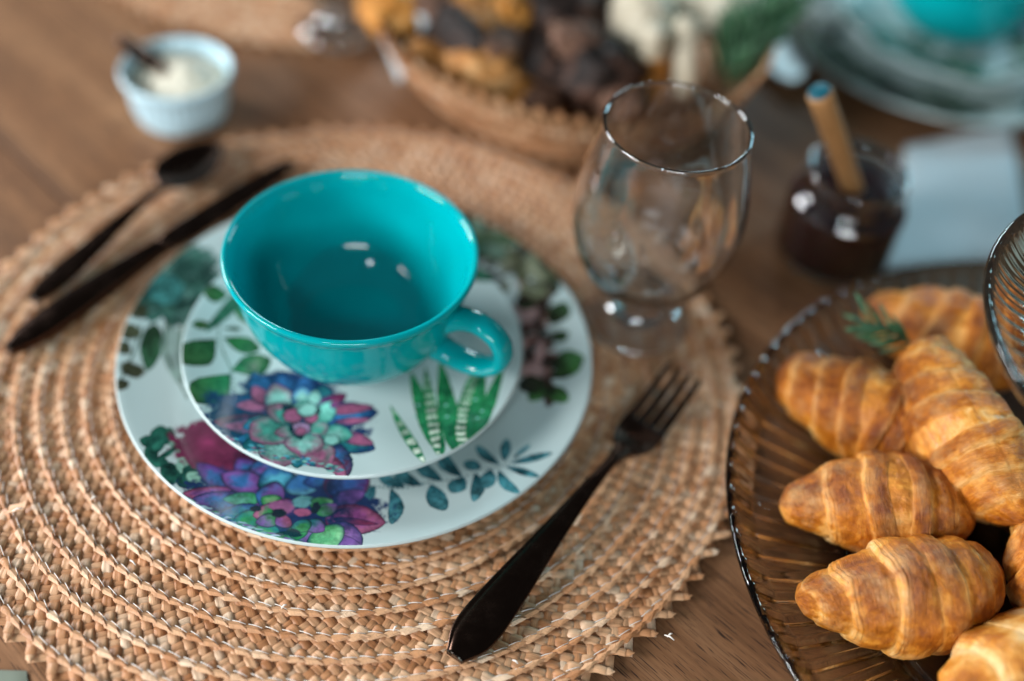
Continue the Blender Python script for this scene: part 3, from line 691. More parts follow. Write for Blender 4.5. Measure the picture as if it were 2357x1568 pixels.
# ------------------------------------------------------------------ glass
def glass_mat(name, col=(1, 1, 1), rough=.0, ior=1.46):
    m = mat(name, col, rough, trans=1.0, ior=ior); return m
CLEAR = glass_mat('clear_glass', (.985, .995, .995), 0, 1.52)
CLEAR.node_tree.nodes['Principled BSDF'].inputs['Coat Weight'].default_value = 1.0; CLEAR.node_tree.nodes['Principled BSDF'].inputs['Coat Roughness'].default_value = 0.0; CLEAR.node_tree.nodes['Principled BSDF'].inputs['Coat IOR'].default_value = 1.7; SMOKE = glass_mat('ribbed_glass', (.63, .57, .51), .008, 1.47)
AMBER = glass_mat('amber_ribbed_glass', (.93, .78, .60), .008, 1.40)
def goblet(loc, label):
    e = empty('water_goblet', loc, label, 'glass', 'stemmed water glasses')
    out = spl([(.0005, .0012), (.020, .0010), (.0300, .0), (.0325, .0015), (.0322, .0040), (.0270, .0078), (.0185, .0120), (.0150, .0175), (.0158, .0230), (.0225, .0300), (.0345, .0420), (.0430, .0590), (.0478, .0790), (.0475, .0980), (.0440, .1190), (.0402, .1370), (.0392, .1428)], 80)
    inn = spl([(.0374, .1430), (.0385, .1370), (.0425, .1190), (.0460, .0980), (.0463, .0790), (.0412, .0595), (.0320, .0440), (.0200, .0345), (.0100, .0310), (.0005, .0302)], 60)
    prof = [tuple(p) for p in out]+[(.0394, .1438), (.0391, .1447), (.0384, .1451), (.0377, .1447), (.0373, .1438)]+[tuple(p) for p in inn]
    lathe('goblet_body', prof, 128, CLEAR, e); return e
goblet((.158, .061, MT), 'clear stemmed goblet on the front placemat, behind the fork')
g2 = at(785, 70, .006)
goblet((g2.x, g2.y, MT), 'clear stemmed glass at the top edge on the far placemat, left of the bread basket')

# ------------------------------------------------------------------ ribbed glass two tier stand
def fluted(prof_top, prof_bot, nr, name, parent, amp, r_in, r_out, loc=None, mat_=SMOKE, per=14):
    prof = prof_bot+prof_top[::-1]; nt = len(prof_bot); ntot = len(prof)
    def mod(th, R, Z):
        k = np.arange(ntot)[None, :]; inside = np.clip((R-r_in)/.004, 0, 1)
        ridge = np.abs(np.cos(th*nr/2))**3; rt = np.abs(np.cos(th*nr/2))**9; lip = 1-np.clip((R-(r_out-.004))/.003, 0, 1); bottom = (k < nt)
        wall = np.clip((R-(r_out-.0165))/.002, 0, 1)
        dz = -inside*amp*ridge*np.where(bottom, 1.0, .0)*lip+inside*amp*.45*rt*np.where(bottom, 0, 1)*lip
        dr = wall*np.where(bottom, 1, 0)*(.0004*np.abs(np.sin(th*nr/2))-.0002)*lip
        return dr, dz
    return lathe(name, prof, nr*per, mat_, parent, True, mod, loc)
SX, SY = .4055, -.080
stand = empty('glass_tier_stand', (SX, SY, 0), 'two tier ribbed clear glass stand whose lower dish holds the croissants', 'cake stand')
lt = [tuple(p) for p in spl([(.001, .0085), (.12, .0085), (.136, .0090), (.150, .0120), (.168, .0165), (.1850, .0212), (.1885, .0238), (.1940, .0285), (.1996, .0325)], 40)]
lb = [tuple(p) for p in spl([(.001, .0045), (.12, .0045), (.128, .0016), (.1345, .0014), (.138, .0048), (.152, .0078), (.170, .0122), (.1870, .0165), (.1925, .0200), (.1982, .0250), (.2024, .0295), (.2034, .0320)], 40)]
lt += [(.2010, .0336), (.2026, .0336)]
fluted(lt, lb, 92, 'lower_dish', stand, .0030, .139, .2035)
ut = [tuple(p) for p in spl([(.001, .1310), (.058, .1312), (.066, .1320), (.090, .1380), (.1000, .1420), (.1068, .1470), (.1120, .1522)], 30)]
ub = [tuple(p) for p in spl([(.001, .1270), (.056, .1270), (.066, .1275), (.094, .1340), (.1060, .1390), (.1128, .1450), (.1160, .1518)], 30)]
ut += [(.1134, .1536), (.1150, .1536)]
UX, UY = .0045, .018
fluted(ut, ub, 64, 'upper_dish', stand, .0009, .066, .116, (UX, UY, 0), AMBER)
lathe('post', [(.0005, .0089), (.012, .0089), (.014, .012), (.006, .020), (.006, .110), (.012, .122), (.014, .1262), (.0005, .1262)], 32, SMOKE, stand, loc=(UX, UY, 0))

# ------------------------------------------------------------------ croissants
def croissant_mat():
    m = mat('baked_pastry', rough=.42, spec=.45, sss=0.0); t = NT(m); oc = t.coord('Object')
    rnd = t.n('ShaderNodeObjectInfo').outputs['Random']
    off = t.n('ShaderNodeCombineXYZ'); t.l(t.math('MULTIPLY', rnd, 3.0), off.inputs[0])
    v = t.n('ShaderNodeVectorMath', operation='ADD'); t.l(oc, v.inputs[0]); t.l(off.outputs[0], v.inputs[1]); v = v.outputs[0]
    att = t.n('ShaderNodeAttribute', attribute_name='bake'); sep = t.n('ShaderNodeSeparateColor'); t.l(att.outputs['Color'], sep.inputs[0])
    uv = t.n('ShaderNodeAttribute', attribute_name='wrapuv').outputs['Vector']
    streak = t.noise(t.mapping(uv, (55, 3.5, 1)), 1.0, 4, .6)
    mot = t.math('ADD', t.math('MULTIPLY', t.noise(v, 150, 4, .6, dist=.4), .6), t.math('MULTIPLY', t.noise(t.mapping(uv, (7, 9, 1)), 1.0, 4, .6, dist=.3), .4)); big = t.noise(v, 34, 3, .55, dist=.6); fine = t.noise(v, 420, 3, .6)
    k = t.math('SUBTRACT', t.math('ADD', t.math('MULTIPLY', mot, 1.15), t.math('MULTIPLY', big, .75)), .17)
    k = t.math('ADD', k, t.math('MULTIPLY', t.math('SUBTRACT', sep.outputs[0], .5), .26))
    k = t.math('ADD', k, t.math('MULTIPLY', t.math('SUBTRACT', sep.outputs[2], .5), .26))
    k = t.math('SUBTRACT', k, .25)
    col = t.ramp(k, [(.22, (.84, .57, .27)), (.35, (.79, .41, .105)), (.49, (.67, .255, .027)), (.63, (.47, .140, .008)), (.88, (.22, .05, .004))])
    lay = t.ramp(streak, [(.3, (.50, .20, .04)), (.55, (.76, .48, .20)), (.7, (.84, .62, .34))])
    col = t.mix(t.ramp(t.noise(v, 70, 3, .6), [(.50, (0, 0, 0)), (.75, (.45, .45, .45))]), col, lay)
    col = t.mix(sep.outputs[1], col, lay)
    t.color(col)
    h = t.math('ADD', t.math('MULTIPLY', mot, 1.1), t.math('MULTIPLY', fine, .25)); h = t.math('ADD', h, t.math('MULTIPLY', streak, .5))
    t.bump(h, .8, .0018); t.rough(t.ramp(mot, [(.35, (.55,)*3), (.7, (.3,)*3)]))
    return m
PASTRY = croissant_mat()
def croissant_mesh(L, R, steps, bend, seed, skew=.35, taper=.86):
    nu, nv = 260, 120; rn = np.random.default_rng(seed)
    u = np.linspace(-1, 1, nu); v = np.linspace(0, 2*PI, nv, endpoint=False); U, Vv = np.meshgrid(u, v, indexing='ij')
    ph = rn.uniform(0, 6.3)
    nz0 = np.zeros_like(U); nz1 = np.zeros_like(U)
    for i in range(nu):
        for j in range(nv):
            p = Vector((U[i, j]*2.2, math.cos(Vv[i, j])*1.1, math.sin(Vv[i, j])*1.1+seed*5)); nz0[i, j] = mnoise.noise(p)
            p = Vector((U[i, j]*L/2*260, math.cos(Vv[i, j])*5, math.sin(Vv[i, j])*5+seed*9)); nz1[i, j] = mnoise.fractal(p, .9, 2.0, 3)
    side = np.tanh(U*6)
    w_ = .045*nz0+.008*nz1+np.abs(U-.12+.05*np.sin(Vv+ph)+.022*np.sin(2*Vv+ph*2))/(1+.12*np.sign(.12-U))+.16*skew*np.sin(Vv*1+ph*1.7)*(1-np.abs(U))
    ed = np.array([0]+list(steps)+[1.08]); k = np.clip(np.searchsorted(ed, np.clip(w_, 0, 1.05), side='right')-1, 0, len(ed)-2)
    t = (w_-ed[k])/(ed[k+1]-ed[k]); t = np.clip(t, 0, 1)
    c0_ = .12; env = np.where(U < c0_, 1-taper*np.clip((c0_-U)/(1+c0_), 0, 1)**1.75, (1-np.clip((U-c0_)/(1-c0_), 0, 1)**2.4)**.7)
    env = env*np.clip((1+U)/(.05+.25*(.86-taper)), 0, 1)**.5*np.clip((1-U)/.02, 0, 1)**.4
    lump = np.array([1.0, .965, .95, .93, .93, .95, .9])[k % 7]
    thick = .055*R*(1+.5*nz0)*(1-.35*np.abs(U))
    rise = thick*(1-.35*np.cos(t*PI))*np.clip((1-t)/.05, 0, 1)**.5*(t**.25)
    rise = rise+.010*R*np.sin(t*60+2*np.sin(Vv*3))*np.clip((t-.62)/.3, 0, 1)*np.clip((1-t)/.05, 0, 1)
    rr = R*env*lump*(1+.045*np.sin(np.clip(t, 0, 1)*PI))+rise*np.clip(env*2, 0, 1)
    nz = np.zeros_like(rr)
    for i in range(nu):
        for j in range(nv):
            p = Vector((U[i, j]*L/2*90, math.cos(Vv[i, j])*2.4, math.sin(Vv[i, j])*2.4+seed*7))
            nz[i, j] = mnoise.fractal(p, 1.0, 2.0, 3)
    rr += (nz*.040+nz1*.014*np.clip(.4+nz0*2, 0, 1.2)+nz0*.05)*R*np.clip(env*2, 0, 1)
    fl = .90+.06*np.cos(2*Vv)
    x = U*L/2; ax_y = bend*(U**2)*L/2; ax_z = -.10*R*U**2
    Y = rr*np.cos(Vv)*1.0+ax_y; Z = rr*np.sin(Vv)*.93; Z = np.where(Z < -.62*R, -.62*R+(Z+.62*R)*.25, Z)+ax_z
    P = np.stack([x, Y, Z], -1)
    me = grid_mesh('pastry', P, False, True)
    ca = me.color_attributes.new('bake', 'FLOAT_COLOR', 'POINT'); C = np.ones((nu*nv, 4), np.float32)
    edge = np.exp(-((1-t)/.20)**2)*.45*np.clip(np.abs(nz)*3.2, 0, 1)+np.exp(-((t-.02)/.05)**2)*.15
    C[:, 0] = (np.sin(np.clip(t, 0, 1)*PI)**.7).reshape(-1); C[:, 1] = np.clip(edge, 0, 1).reshape(-1); C[:, 2] = np.clip(.5+.6*np.sin(Vv)-.1, 0, 1).reshape(-1)
    ca.data.foreach_set('color', C.reshape(-1))
    wa = me.attributes.new('wrapuv', 'FLOAT_VECTOR', 'POINT'); W_ = np.stack([t+k, Vv/2, k*1.7], -1).astype(np.float32); wa.data.foreach_set('vector', W_.reshape(-1))
    return me
CM = [croissant_mesh(.097, .0272, (.30, .66), .05, 1), croissant_mesh(.097, .0265, (.24, .62), -.06, 2, .7, .74), croissant_mesh(.103, .0262, (.32, .66, .88), .10, 3, .2, .80), croissant_mesh(.102, .0268, (.22, .50, .80), .08, 4, .9, .56)]
for m_ in CM: m_.materials.append(PASTRY)
def croissant(tip, tail, mi, label, roll=0, sc_=1.0, L=.112):
    c = (Vector(tip)+Vector(tail))/2; d = (Vector(tail)-Vector(tip)).normalized()
    o = link('croissant', CM[mi], None, None, True)
    up = Vector((0, 0, 1)); y = up.cross(d).normalized(); z = d.cross(y)
    o.matrix_world = Matrix.Translation(c) @ Matrix((d, y, z)).transposed().to_4x4() @ Matrix.Rotation(roll, 4, 'X') @ Matrix.Scale(sc_, 4)
    return tag(o, label, 'croissant', 'croissants on the glass stand')
def tipped(dx, dy, z, ang, L, dz=0):
    a = at(dx, dy, z); return a, a+Vector((math.cos(ang)*L, math.sin(ang)*L, dz))
r_ = math.radians
a, b = tipped(1785, 862, .028, r_(-26), .102, .004); croissant(a, b, 3, 'golden croissant at the left of the glass dish, topmost of the three pointing left', .3, 1.0)
a, b = tipped(1798, 1144, .029, r_(0), .097, .006); croissant(a, b, 1, 'golden croissant in the middle of the glass dish, between two others pointing left', -.2, 1.02)
a, b = tipped(1847, 1402, .030, r_(13), .103, .003); croissant(a, b, 2, 'dark baked croissant lowest of the three pointing left, nearest the camera', .5, 1.03)
a, b = tipped(2092, 800, .054, r_(-69), .118, -.008); croissant(a, b, 3, 'pale flaky croissant lying crosswise at right with its tip by the rosemary', 1.9, 1.12)
a, b = tipped(2345, 1130, .044, r_(-75), .100, 0); croissant(a, b, 0, 'croissant cut by the right edge of the photo, below the crosswise one', 1.0, 1.0)
a, b = tipped(2168, 1592, .038, r_(24), .105, 0); croissant(a, b, 0, 'smooth croissant cut by the bottom right corner of the photo', 2.2, 1.10)
a, b = tipped(1975, 690, .030, r_(-26), .108, .002); croissant(a, b, 1, 'blurred croissant at the back of the glass dish, behind the rosemary', .9, 1.02)
a, b = tipped(2180, 1010, .022, r_(-40), .09, 0); croissant(a, b, 2, 'shaded croissant low in the dish, mostly hidden under the crosswise one', .4, .85)

# ------------------------------------------------------------------ rosemary
LEAFG = mat('rosemary_green', (.03, .11, .045), .45); tl = NT(LEAFG); tl.color(tl.ramp(tl.noise(tl.coord('Object'), 90, 2), [(.35, (.015, .065, .025)), (.65, (.06, .17, .08))]))
STEMG = mat('herb_stem', (.08, .09, .04), .6)
def rosemary(a, b, nleaf, ll, label, seed, spread=.7, wd=.0011):
    rn = random.Random(seed); e = empty('rosemary_sprig', a, label, 'herb', 'rosemary sprigs')
    d = (Vector(b)-Vector(a)); L = d.length; dn = d.normalized(); mid = d*.5+Vector((0, 0, L*.08))
    path = spl([(0, 0, 0), tuple(mid), tuple(d)], 14)
    V, Fc = tube(path, [.0011*(1-.5*i/13) for i in range(14)], 8); link('stem', mesh('stem', V, Fc), STEMG, e)
    s1 = dn.orthogonal().normalized(); s2 = dn.cross(s1)
    base = None
    for k in range(nleaf):
        f = .12+.88*k/nleaf; p = Vector(path[int(f*13)]); a_ = k*2.4+rn.uniform(-.3, .3)
        o_ = (s1*math.cos(a_)+s2*math.sin(a_)); l = ll*rn.uniform(.75, 1.15)
        q = p+dn*l*(1-spread*.45)+o_*l*spread; mdp = (p+q)/2+dn*l*.06+o_*l*.06
        V, Fc = tube([p, p.lerp(mdp, .5)+dn*.0003, mdp, mdp.lerp(q, .6), q], [wd*.5, wd*.95, wd, wd*.8, wd*.15], 6)
        link('leaf', mesh('leaf', V, Fc), LEAFG, e)
    return e
rosemary(at(2110, 800, .052), at(1990, 745, .060), 20, .021, 'small rosemary sprig on the croissants beside the crosswise croissant tip', 3, .55, .0012)

# ------------------------------------------------------------------ ramekin with cream and a dark spreader
RM = Vector((-.1665, .2235, 0))
ram = empty('ramekin', RM, 'white fluted ramekin of cream on the bare table at upper left', 'ramekin')
def rmod(th, R, Z):
    side = ((R > .0325) & (Z > .004) & (Z < .0315))*1.0; side[:, 40:] = 0
    return side*.0007*np.cos(th*36), 0*Z
RG = mat('white_porcelain', (.50, .70, .78), .12, coat=.3)
op = [tuple(p) for p in spl([(.0005, .002), (.0290, .002), (.0312, .0), (.0330, .0012), (.0342, .006), (.0362, .018), (.0374, .030)], 30)]+[(.0400, .0325), (.0410, .0350), (.0412, .0375), (.0405, .0390), (.0392, .0393), (.0382, .0382), (.0376, .0355)]
ip = [tuple(p) for p in spl([(.0365, .030), (.0345, .010), (.0310, .005), (.0005, .0045)], 14)]
lathe('dish', op+ip, 216, RG, ram, mod=rmod); ram.scale = (.94, .94, .94)
CREAM = mat('herb_cream', (.70, .66, .52), .55); tc = NT(CREAM)
tc.color(tc.mix(tc.ramp(tc.noise(tc.coord('Object'), 160, 3), [(.58, (0, 0, 0)), (.66, (1, 1, 1))]), (.72, .68, .55), (.30, .30, .16)))
cr_ = empty('cream', RM+Vector((0, 0, 0)), 'pale herb cream heaped inside the white ramekin', 'cream')
P = np.zeros((64, 14, 3))
for i in range(64):
    a_ = 2*PI*i/64
    for j in range(14):
        f = j/13; r = .0362*f; x = r*math.cos(a_); y = r*math.sin(a_); hgt = .030+.010*math.exp(-((x-.006)**2+(y-.002)**2)/.00022)+.0018*mnoise.noise(Vector((x*160, y*160, 0)))
        P[i, j] = (x, y, hgt*(1 if f < 1 else .9))
link('cream_mound', grid_mesh('cream_mound', P, True, False), CREAM, cr_); cr_.scale = (.94, .94, .94)
pa = at(276, 92, .050); pb = at(362, 152, .035)
sp_ = empty('spreader', (pa.x, pa.y, 0), 'short dark spreader handle sticking out of the white ramekin', 'spreader')
sub = lambda q: (q[0]-pa.x, q[1]-pa.y, q[2])
V, Fc = tube([sub(p) for p in spl([tuple(pa+(pa-pb)*.05), tuple(pa.lerp(pb, .3)), tuple(pa.lerp(pb, .7)), tuple(pb)], 12)], [.003, .0045, .0052, .0055, .0058, .006, .0062, .0064, .0066, .0066, .006, .005], 14)
link('handle', mesh('handle', V, Fc), DARK, sp_)
V, Fc = tube([sub(p) for p in (tuple(pb), tuple(pb+(pb-pa)*.25), tuple(pb+(pb-pa)*.5))], [.0045, .004, .002], 10); link('blade', mesh('blade', V, Fc), DARK, sp_)

# ------------------------------------------------------------------ jam jar and wooden dipper
JX, JY = .2900, .1540
jar = empty('jam_jar', (JX, JY, 0), 'small open glass jar of dark berry jam beside the white napkin', 'jar')
JAM = mat('berry_jam', (.020, .001, .003), .25, spec=.6)
tj = NT(JAM); tj.bump(tj.noise(tj.coord('Object'), 120, 3), .4, .002)
jo = [tuple(p) for p in spl([(.0005, .001), (.028, .001), (.0330, .0), (.0375, .0045), (.0385, .012), (.0385, .043), (.0370, .051), (.0325, .0565), (.0315, .0600)], 50)]+[(.0330, .0610), (.0330, .0622), (.0318, .0634), (.0318, .0660), (.0330, .0670), (.0330, .0682), (.0318, .0694), (.0320, .0735), (.0315, .0750), (.0300, .0752)]
ji = [tuple(p) for p in spl([(.0292, .0740), (.0292, .0600), (.0300, .0560), (.0350, .0500), (.0362, .043), (.0362, .012), (.0350, .0062), (.0300, .004), (.0005, .004)], 40)]
lathe('glass_body', jo+ji, 96, CLEAR, jar); jar.scale = (1, 1, .90)
jam = empty('jam', (JX, JY, 0), 'dark purple berry jam filling the small glass jar', 'jam')
jp = [tuple(p) for p in spl([(.0005, .0045), (.0300, .0045), (.0356, .0066), (.0370, .012), (.0370, .043), (.0356, .0500), (.0304, .0560), (.0298, .0600), (.0298, .0625)], 40)]+[(.024, .0618), (.012, .0635), (.0005, .0628)]
lathe('jam_fill', jp, 72, JAM, jam); jam.scale = (1, 1, .90)
OAKM = mat('pale_beech', (.55, .30, .12), .45); tk = NT(OAKM)
tk.color(tk.ramp(tk.noise(tk.mapping(tk.coord('Object'), (900, 900, 40)), 1, 3), [(.3, (.30, .145, .05)), (.7, (.42, .215, .085))]))
TEALP = mat('teal_paint', (.0, .07, .10), .4)
da = Vector((JX+.002, JY-.004, .050)); db = at(1886, 212, .132)
dp = empty('wooden_dipper', (da.x, da.y, 0), 'round wooden handle with a teal painted end standing in the jam jar', 'dipper')
sub = lambda q: Vector((q[0]-da.x, q[1]-da.y, q[2]))
ax = (db-da)
V, Fc = tube([sub(da+ax*f) for f in (0, .1, .3, .6, .9, .985, 1.0)], [.0062, .0066, .0068, .0070, .0074, .0076, .0070], 32); link('handle', mesh('handle', V, Fc), OAKM, dp)
V, Fc = tube([sub(da+ax*f) for f in (.999, 1.010, 1.014)], [.0066, .0064, .0056], 32); link('painted_end', mesh('painted_end', V, Fc), TEALP, dp)

# ------------------------------------------------------------------ napkin
NAP = mat('white_cotton', (.66, .76, .80), .85, spec=.2); tn = NT(NAP); tn.bump(tn.noise(tn.coord('Object'), 900, 2), .3, .0005)
def quadcloth(name, c, z0, layers, thick, parent, wob=.0008, n=30):
    c = [Vector((p.x, p.y, 0)) for p in c]; org = parent.location
    for l in range(layers):
        P = np.zeros((n, n, 3)); s_ = .004*l
        for i in range(n):
            for j in range(n):
                u = i/(n-1); v = j/(n-1); p = c[0].lerp(c[1], u).lerp(c[3].lerp(c[2], u), v)
                cc = (c[0]+c[1]+c[2]+c[3])/4; p = p+(cc-p).normalized()*s_*1.0
                e = min(u, 1-u, v, 1-v); zz = z0+thick*(l+1)-thick*.8*math.exp(-e*40)+wob*mnoise.noise(Vector((p.x*30, p.y*30, l)))
                P[i, j] = (p.x-org.x, p.y-org.y, zz)
        link(name, grid_mesh(name, P), NAP, parent)
n1 = at(2035, 618, .003); n2 = at(2086, 330, .003); n3 = at(2335, 283, .003); 
n4 = n1+(n3-n2)*1.15+Vector((.0, -.02, 0))
nk = empty('napkin', (n1.x, n1.y, 0), 'folded pale blue white napkin between the jam jar and the glass stand', 'napkin')
quadcloth('fold', (n1, n2, n3, n4), .0005, 2, .0014, nk)

# ------------------------------------------------------------------ far place setting, top right
FP = Vector((.408, .428, 0))
plate('dinner_plate', .1325, z_dinner, MZ-.005, 0, FP, PD, 'large printed plate at the top right corner, behind the napkin', 'printed dinner plates', r_(145)).location.z = -.0045
plate('dessert_plate', .0932, z_dessert, z_dinner(0)+.0004, 0, FP+Vector((.004, -.004, 0)), PS, 'small printed plate at the top right corner, under the blurred turquoise cup', 'printed dessert plates', r_(145)).location.z = -.0045
teacup((FP.x+.004, FP.y-.004, z_dessert(0)-.0043), r_(60), 'blurred turquoise cup cut by the top right corner of the photo')
STEEL = mat('bright_steel', (.80, .88, .90), .5, metal=1)
spoon(at(1700, -180, .006), at(1818, 185, .006), 'steel spoon with its bright bowl lying between the bread basket and the far plates', STEEL, .003, 1.15)

# ------------------------------------------------------------------ bread basket
BX, BY = .1045, .316
bask = empty('bread_basket', (BX, BY, 0), 'round woven straw basket filled with breads at the top of the photo', 'basket')
BP = np.array([(.098, .003), (.112, .010), (.124, .021), (.134, .034), (.1415, .047), (.146, .058)]); BP[:, 1] *= 1.12; bps = spl(BP, 60); bl = np.concatenate([[0], np.cumsum(np.linalg.norm(np.diff(bps, axis=0), axis=1))])
def frame_b(th, s):
    s = s-.1
    r = np.interp(s, bl, bps[:, 0]); z = np.interp(s, bl, bps[:, 1]); r2 = np.interp(s+.002, bl, bps[:, 0]); z2 = np.interp(s+.002, bl, bps[:, 1])
    if s > bl[-1]-.002: r2 = r+.0006; z2 = z+.0019
    t = np.array([r2-r, z2-z]); t /= np.linalg.norm(t)+1e-9; zz = z+.004*math.sin(3*th+1)*(s/bl[-1])
    O = np.array([math.cos(th)*r, math.sin(th)*r, zz]); N = np.array([math.cos(th)*t[0], math.sin(th)*t[0], t[1]]); T = np.array([-math.sin(th), math.cos(th), 0])
    return O, T, N, -np.cross(T, N)*-1 if False else np.cross(N, T)
b1 = Bag(); b2 = Bag(); rn = np.random.default_rng(5)
for it in weave(.1+bl[-1]-.001, 6, frame_b, .0012, .0002, seed=9):
    if it[0] == 'thread': b2.add(place(THP, it), .5)
    else: b1.add(place(it[5], it), rn.uniform(.1, .999))
tag(link('straw_weave', b1.build('basket_weave'), STRAW, bask), kind='stuff')
tag(link('seam_stitching', b2.build('basket_seam'), THREAD, bask), kind='stuff')
for ps in tooth_items(.1+bl[-1]-.0025, frame_b, .0005, .0138, 8):
    pass
def basket_teeth():
    n = int(2*PI*.146/.013); rn = np.random.default_rng(4)
    for j in range(n):
        th = 2*PI*j/n; O, T, N, U = frame_b(th, .1+bl[-1]-.003); b = Bag()
        for q in range(2):
            a = np.linspace(-1, 1, 5); A, B = np.meshgrid(a, a, indexing='ij'); g = .0068
            P = O+T*(A*g*.9+(q-.5)*.002)[..., None]*(1-.6*(B[..., None]+1)/2)+N*((B+1)*.0042+.0006*q)[..., None]+U*(.0008+.0012*(1-A*A)+.0005*q)[..., None]
            b.add(P, rn.uniform(.4, .99))
        link('straw_point', b.build('rim_point'), STRAW, bask)
basket_teeth()
P = np.zeros((96, 60, 3)); th = np.linspace(0, 2*PI, 96, endpoint=False)
for k in range(60):
    P[:, k, 0] = np.cos(th)*(bps[k, 0]-.0012); P[:, k, 1] = np.sin(th)*(bps[k, 0]-.0012); P[:, k, 2] = bps[k, 1]-.0006+.004*np.sin(3*th+1)*bl[k]/bl[-1]
link('lining', grid_mesh('lining', P, True, False), mat('basket_inside', (.33, .19, .09), .8), bask)
lathe('floor', [(.0005, .004), (.0985, .004), (.0985, .001), (.0005, .001)], 64, STRAWBASE, bask)
def bread_mat(name, a, b, c, sc_=60):
    m = mat(name, rough=.6, spec=.3); t = NT(m); n = t.noise(t.coord('Object'), sc_, 5, .6, dist=.8)
    t.color(t.ramp(n, [(.3, a), (.5, b), (.7, c)])); t.bump(n, .7, .003); return m
CRUST = bread_mat('golden_crust', (.20, .075, .015), (.50, .22, .06), (.66, .42, .20)); DARKB = bread_mat('black_crust', (.006, .004, .004), (.014, .008, .006), (.17, .085, .06), 30)
PALEB = bread_mat('pale_dough', (.50, .44, .32), (.62, .56, .43), (.70, .66, .55), 40); ORANGEB = bread_mat('orange_crust', (.30, .10, .015), (.52, .22, .04), (.6, .34, .12), 40)
BROWNB = bread_mat('brown_crumb', (.06, .028, .018), (.17, .09, .06), (.34, .20, .14), 50)
def lump(name, c, r, mat_, label, cat, group=None, rot=(0, 0, 0), seed=0, amp=.12, freq=2.2, power=1.0):
    nu, nv = 40, 24; P = np.zeros((nu, nv, 3))
    for i in range(nu):
        for j in range(nv):
            a_ = 2*PI*i/nu; b_ = -PI/2+PI*j/(nv-1); q = Vector((math.cos(b_)*math.cos(a_), math.cos(b_)*math.sin(a_), math.sin(b_)))
            if power != 1: q = Vector([math.copysign(abs(x)**power, x) for x in q])
            k = 1+amp*mnoise.fractal(Vector(q)*freq+Vector((seed*3.1, seed, 0)), 1, 2, 3)
            P[i, j] = (q.x*r[0]*k, q.y*r[1]*k, q.z*r[2]*k)
    o = link(name, grid_mesh(name, P, True, False), mat_, None); o.location = c; o.rotation_euler = rot
    return tag(o, label, cat, group)
def lp(dx, dy, z): p = at(dx, dy, z); return (p.x, p.y, z)
BG = 'breads in the basket'
lump('bread_roll', lp(905, 20, .060), (.026, .024, .018), ORANGEB, 'round orange brown roll on the left rim of the bread basket', 'bread', BG, (0, 0, 0), 1, .3)
lump('bread_roll', lp(1085, 45, .058), (.024, .050, .020), CRUST, 'long golden roll leaning near the top left inside the basket', 'bread', BG, (0, .2, .5), 2, .3, 3)
lump('bread_roll', lp(1105, 170, .045), (.034, .026, .022), CRUST, 'golden crusty roll at the front left inside the basket', 'bread', BG, (0, 0, -.5), 3, .3, 3)
lump('bread_roll', lp(1185, 205, .036), (.020, .030, .018), ORANGEB, 'small dark orange roll in front of the black loaf', 'bread', BG, (0, 0, .3), 4)
lump('bread_slice', lp(1050, 100, .058), (.010, .030, .022), DARKB, 'dark slice standing between the golden rolls', 'bread', BG, (0, .3, .75), 5, .1, 2, .7)
lump('dark_loaf', lp(1290, 20, .055), (.045, .044, .036), DARKB, 'large almost black loaf in the middle of the basket', 'bread', BG, (0, 0, .4), 6, .22)
lump('dark_loaf', lp(1370, 170, .046), (.038, .030, .026), DARKB, 'black lumpy loaf piece at the front of the basket behind the goblet', 'bread', BG, (0, 0, -.3), 7, .3)
lump('dark_loaf', lp(1270, 150, .044), (.030, .030, .024), DARKB, 'small black loaf piece beside the golden front roll', 'bread', BG, (0, .3, .3), 8, .3)
lump('cheese', lp(1475, 60, .062), (.022, .026, .030), PALEB, 'pale cheese piece standing behind the goblet in the basket', 'cheese', None, (0, 0, .3), 9, .08, 2, .7)
lump('cheese', lp(1640, 10, .066), (.040, .030, .024), PALEB, 'wide pale cheese at the back right of the basket', 'cheese', None, (0, 0, -.2), 10, .1, 2, .8)
for q, (x0, y0, x1, y1, lab) in enumerate(((1575, 210, 1580, 40, 'pale breadstick standing upright between the cheeses and the rosemary'), (1503, 190, 1510, 60, 'pale breadstick standing upright just right of the black loaf'))):
    p0 = at(x0, y0, .040); p1 = at(x1, y1, .085)
    V, Fc = tube([Vector(p)-p0 for p in spl([tuple(p0), tuple(p0.lerp(p1, .5)), tuple(p1)], 10)], [.008, .009, .0092, .009, .0092, .009, .009, .0092, .009, .006], 14)
    o = link('breadstick', mesh('breadstick', V, Fc), PALEB); o.location = p0; tag(o, lab, 'breadstick', 'breadsticks in the basket')
lump('bread_roll', lp(1500, 165, .048), (.012, .016, .020), ORANGEB, 'small orange crust end between the two breadsticks', 'bread', BG, (0, 0, .1), 12)
rosemary(Vector(lp(1670, 215, .040)), Vector(lp(1790, 20, .085)), 44, .030, 'bushy rosemary sprig at the right side of the bread basket', 5, .6, .0018)
rosemary(Vector(lp(1640, 190, .040)), Vector(lp(1720, 40, .080)), 40, .030, 'rosemary sprig leaning on the pale cheese in the basket', 6, .7, .0018)
rosemary(Vector(lp(1700, 150, .050)), Vector(lp(1830, -10, .090)), 36, .028, 'rosemary sprig reaching past the right rim of the basket', 8, .6, .0018)
bn = empty('paper_napkin', lp(950, 60, .055), 'crumpled pale napkin tucked in the left of the bread basket', 'napkin')
P = np.zeros((24, 24, 3))
for i in range(24):
    for j in range(24):
        u, v = i/23-.5, j/23-.5; P[i, j] = (u*.05, v*.05, .010*math.sin(u*9+v*5)+.008*mnoise.noise(Vector((u*5, v*5, 3)))-.03*abs(v))
o = link('sheet', grid_mesh('sheet', P), NAP, bn); bn.rotation_euler = (.5, -.3, .5)
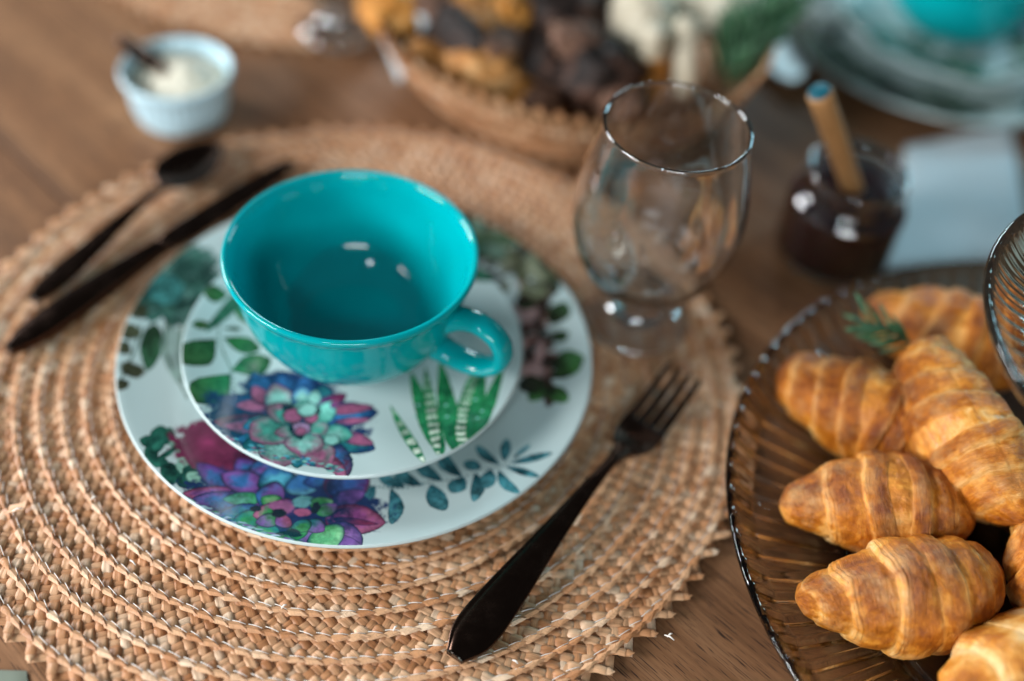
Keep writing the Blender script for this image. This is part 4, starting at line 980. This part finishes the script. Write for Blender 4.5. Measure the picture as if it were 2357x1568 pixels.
for q_, (x0, y0, z0, rr, rot, m_, lab) in enumerate(((985, 130, .052, (.016, .011, .010), .4, CRUST, 'small golden bread piece against the left wall of the basket'), (1150, 110, .060, (.018, .012, .014), 1.1, BROWNB, 'brown bread chunk between the golden rolls and the black loaf'),
    (1015, 20, .066, (.020, .012, .012), .2, BROWNB, 'brown bread chunk at the back left of the basket'), (1240, 235, .040, (.016, .012, .010), .7, BROWNB, 'brown bread chunk at the front of the basket below the black loaf'), (1180, 20, .066, (.016, .022, .013), -.4, ORANGEB, 'orange crusted piece beside the large black loaf'),
    (1420, 225, .044, (.014, .016, .012), .9, BROWNB, 'brown bread chunk seen through the goblet rim'), (1330, 90, .070, (.018, .013, .010), .3, BROWNB, 'brown topped piece lying on the black loaf'))):
    lump('bread_chunk', lp(x0, y0, z0), rr, m_, lab, 'bread', BG, (0, .2, rot), 20+q_, .35, 2.6, .85)
# white little pot at the top
wp = at(1893, 2, .02)
pot = empty('sauce_pot', (wp.x, wp.y, 0), 'small white pot cut by the top edge, left of the far plates', 'pot')
lathe('pot_body', [(.0005, .001), (.016, .001), (.021, .006), (.024, .018), (.025, .030), (.0235, .031), (.0225, .028), (.020, .008), (.0005, .005)], 64, GLAZE, pot)
# napkin peeping out under the front edge of the mat, bottom left corner
q1 = at(-260, 1536, 0); q2 = at(62, 1546, 0); q3 = at(80, 1720, 0); q3 = q2+(q3-q2)*2.6; q1 = q2+(q1-q2)*1.6; q4 = q1+(q3-q2)
nk2 = empty('napkin', (q1.x, q1.y, 0), 'greyish green napkin corner beyond the mat edge in the bottom left corner of the photo', 'napkin')
NAP = mat('grey_linen', (.22, .25, .20), .9, spec=.1)
quadcloth('fold', (q1, q2, q3, q4), .0004, 1, .0012, nk2)
# loose straw fibres standing off the mat
rf = random.Random(21)
for (x0, y0, x1, y1) in ((1530, 1462, 1552, 1474), (1536, 1466, 1548, 1458), (28, 1178, 52, 1170), (300, 1290, 312, 1301), (648, 1400, 660, 1392), (1180, 1520, 1192, 1528), (905, 1452, 914, 1441), (210, 1150, 222, 1143)):
    a = at(x0, y0, .0075); b = at(x1, y1, .0095)
    V, Fc = tube([a-mat_c, (a.lerp(b, .5)+Vector((0, 0, .0012)))-mat_c, b-mat_c], [.0004, .0005, .0003], 5)
    link('loose_fibre', mesh('loose_fibre', V, Fc), THREAD, placemat)
c0 = at(38, 1170, .0080)
chip = Bag(); A_, B_ = np.meshgrid(np.linspace(-1, 1, 4), np.linspace(-1, 1, 3), indexing='ij')
chip.add(np.stack([c0.x-mat_c.x+A_*.0042, c0.y-mat_c.y+B_*.0026+A_*.001, c0.z+.0012*A_+.0006*B_**2], -1), .95)
link('loose_straw', chip.build('loose_straw'), STRAW, placemat)
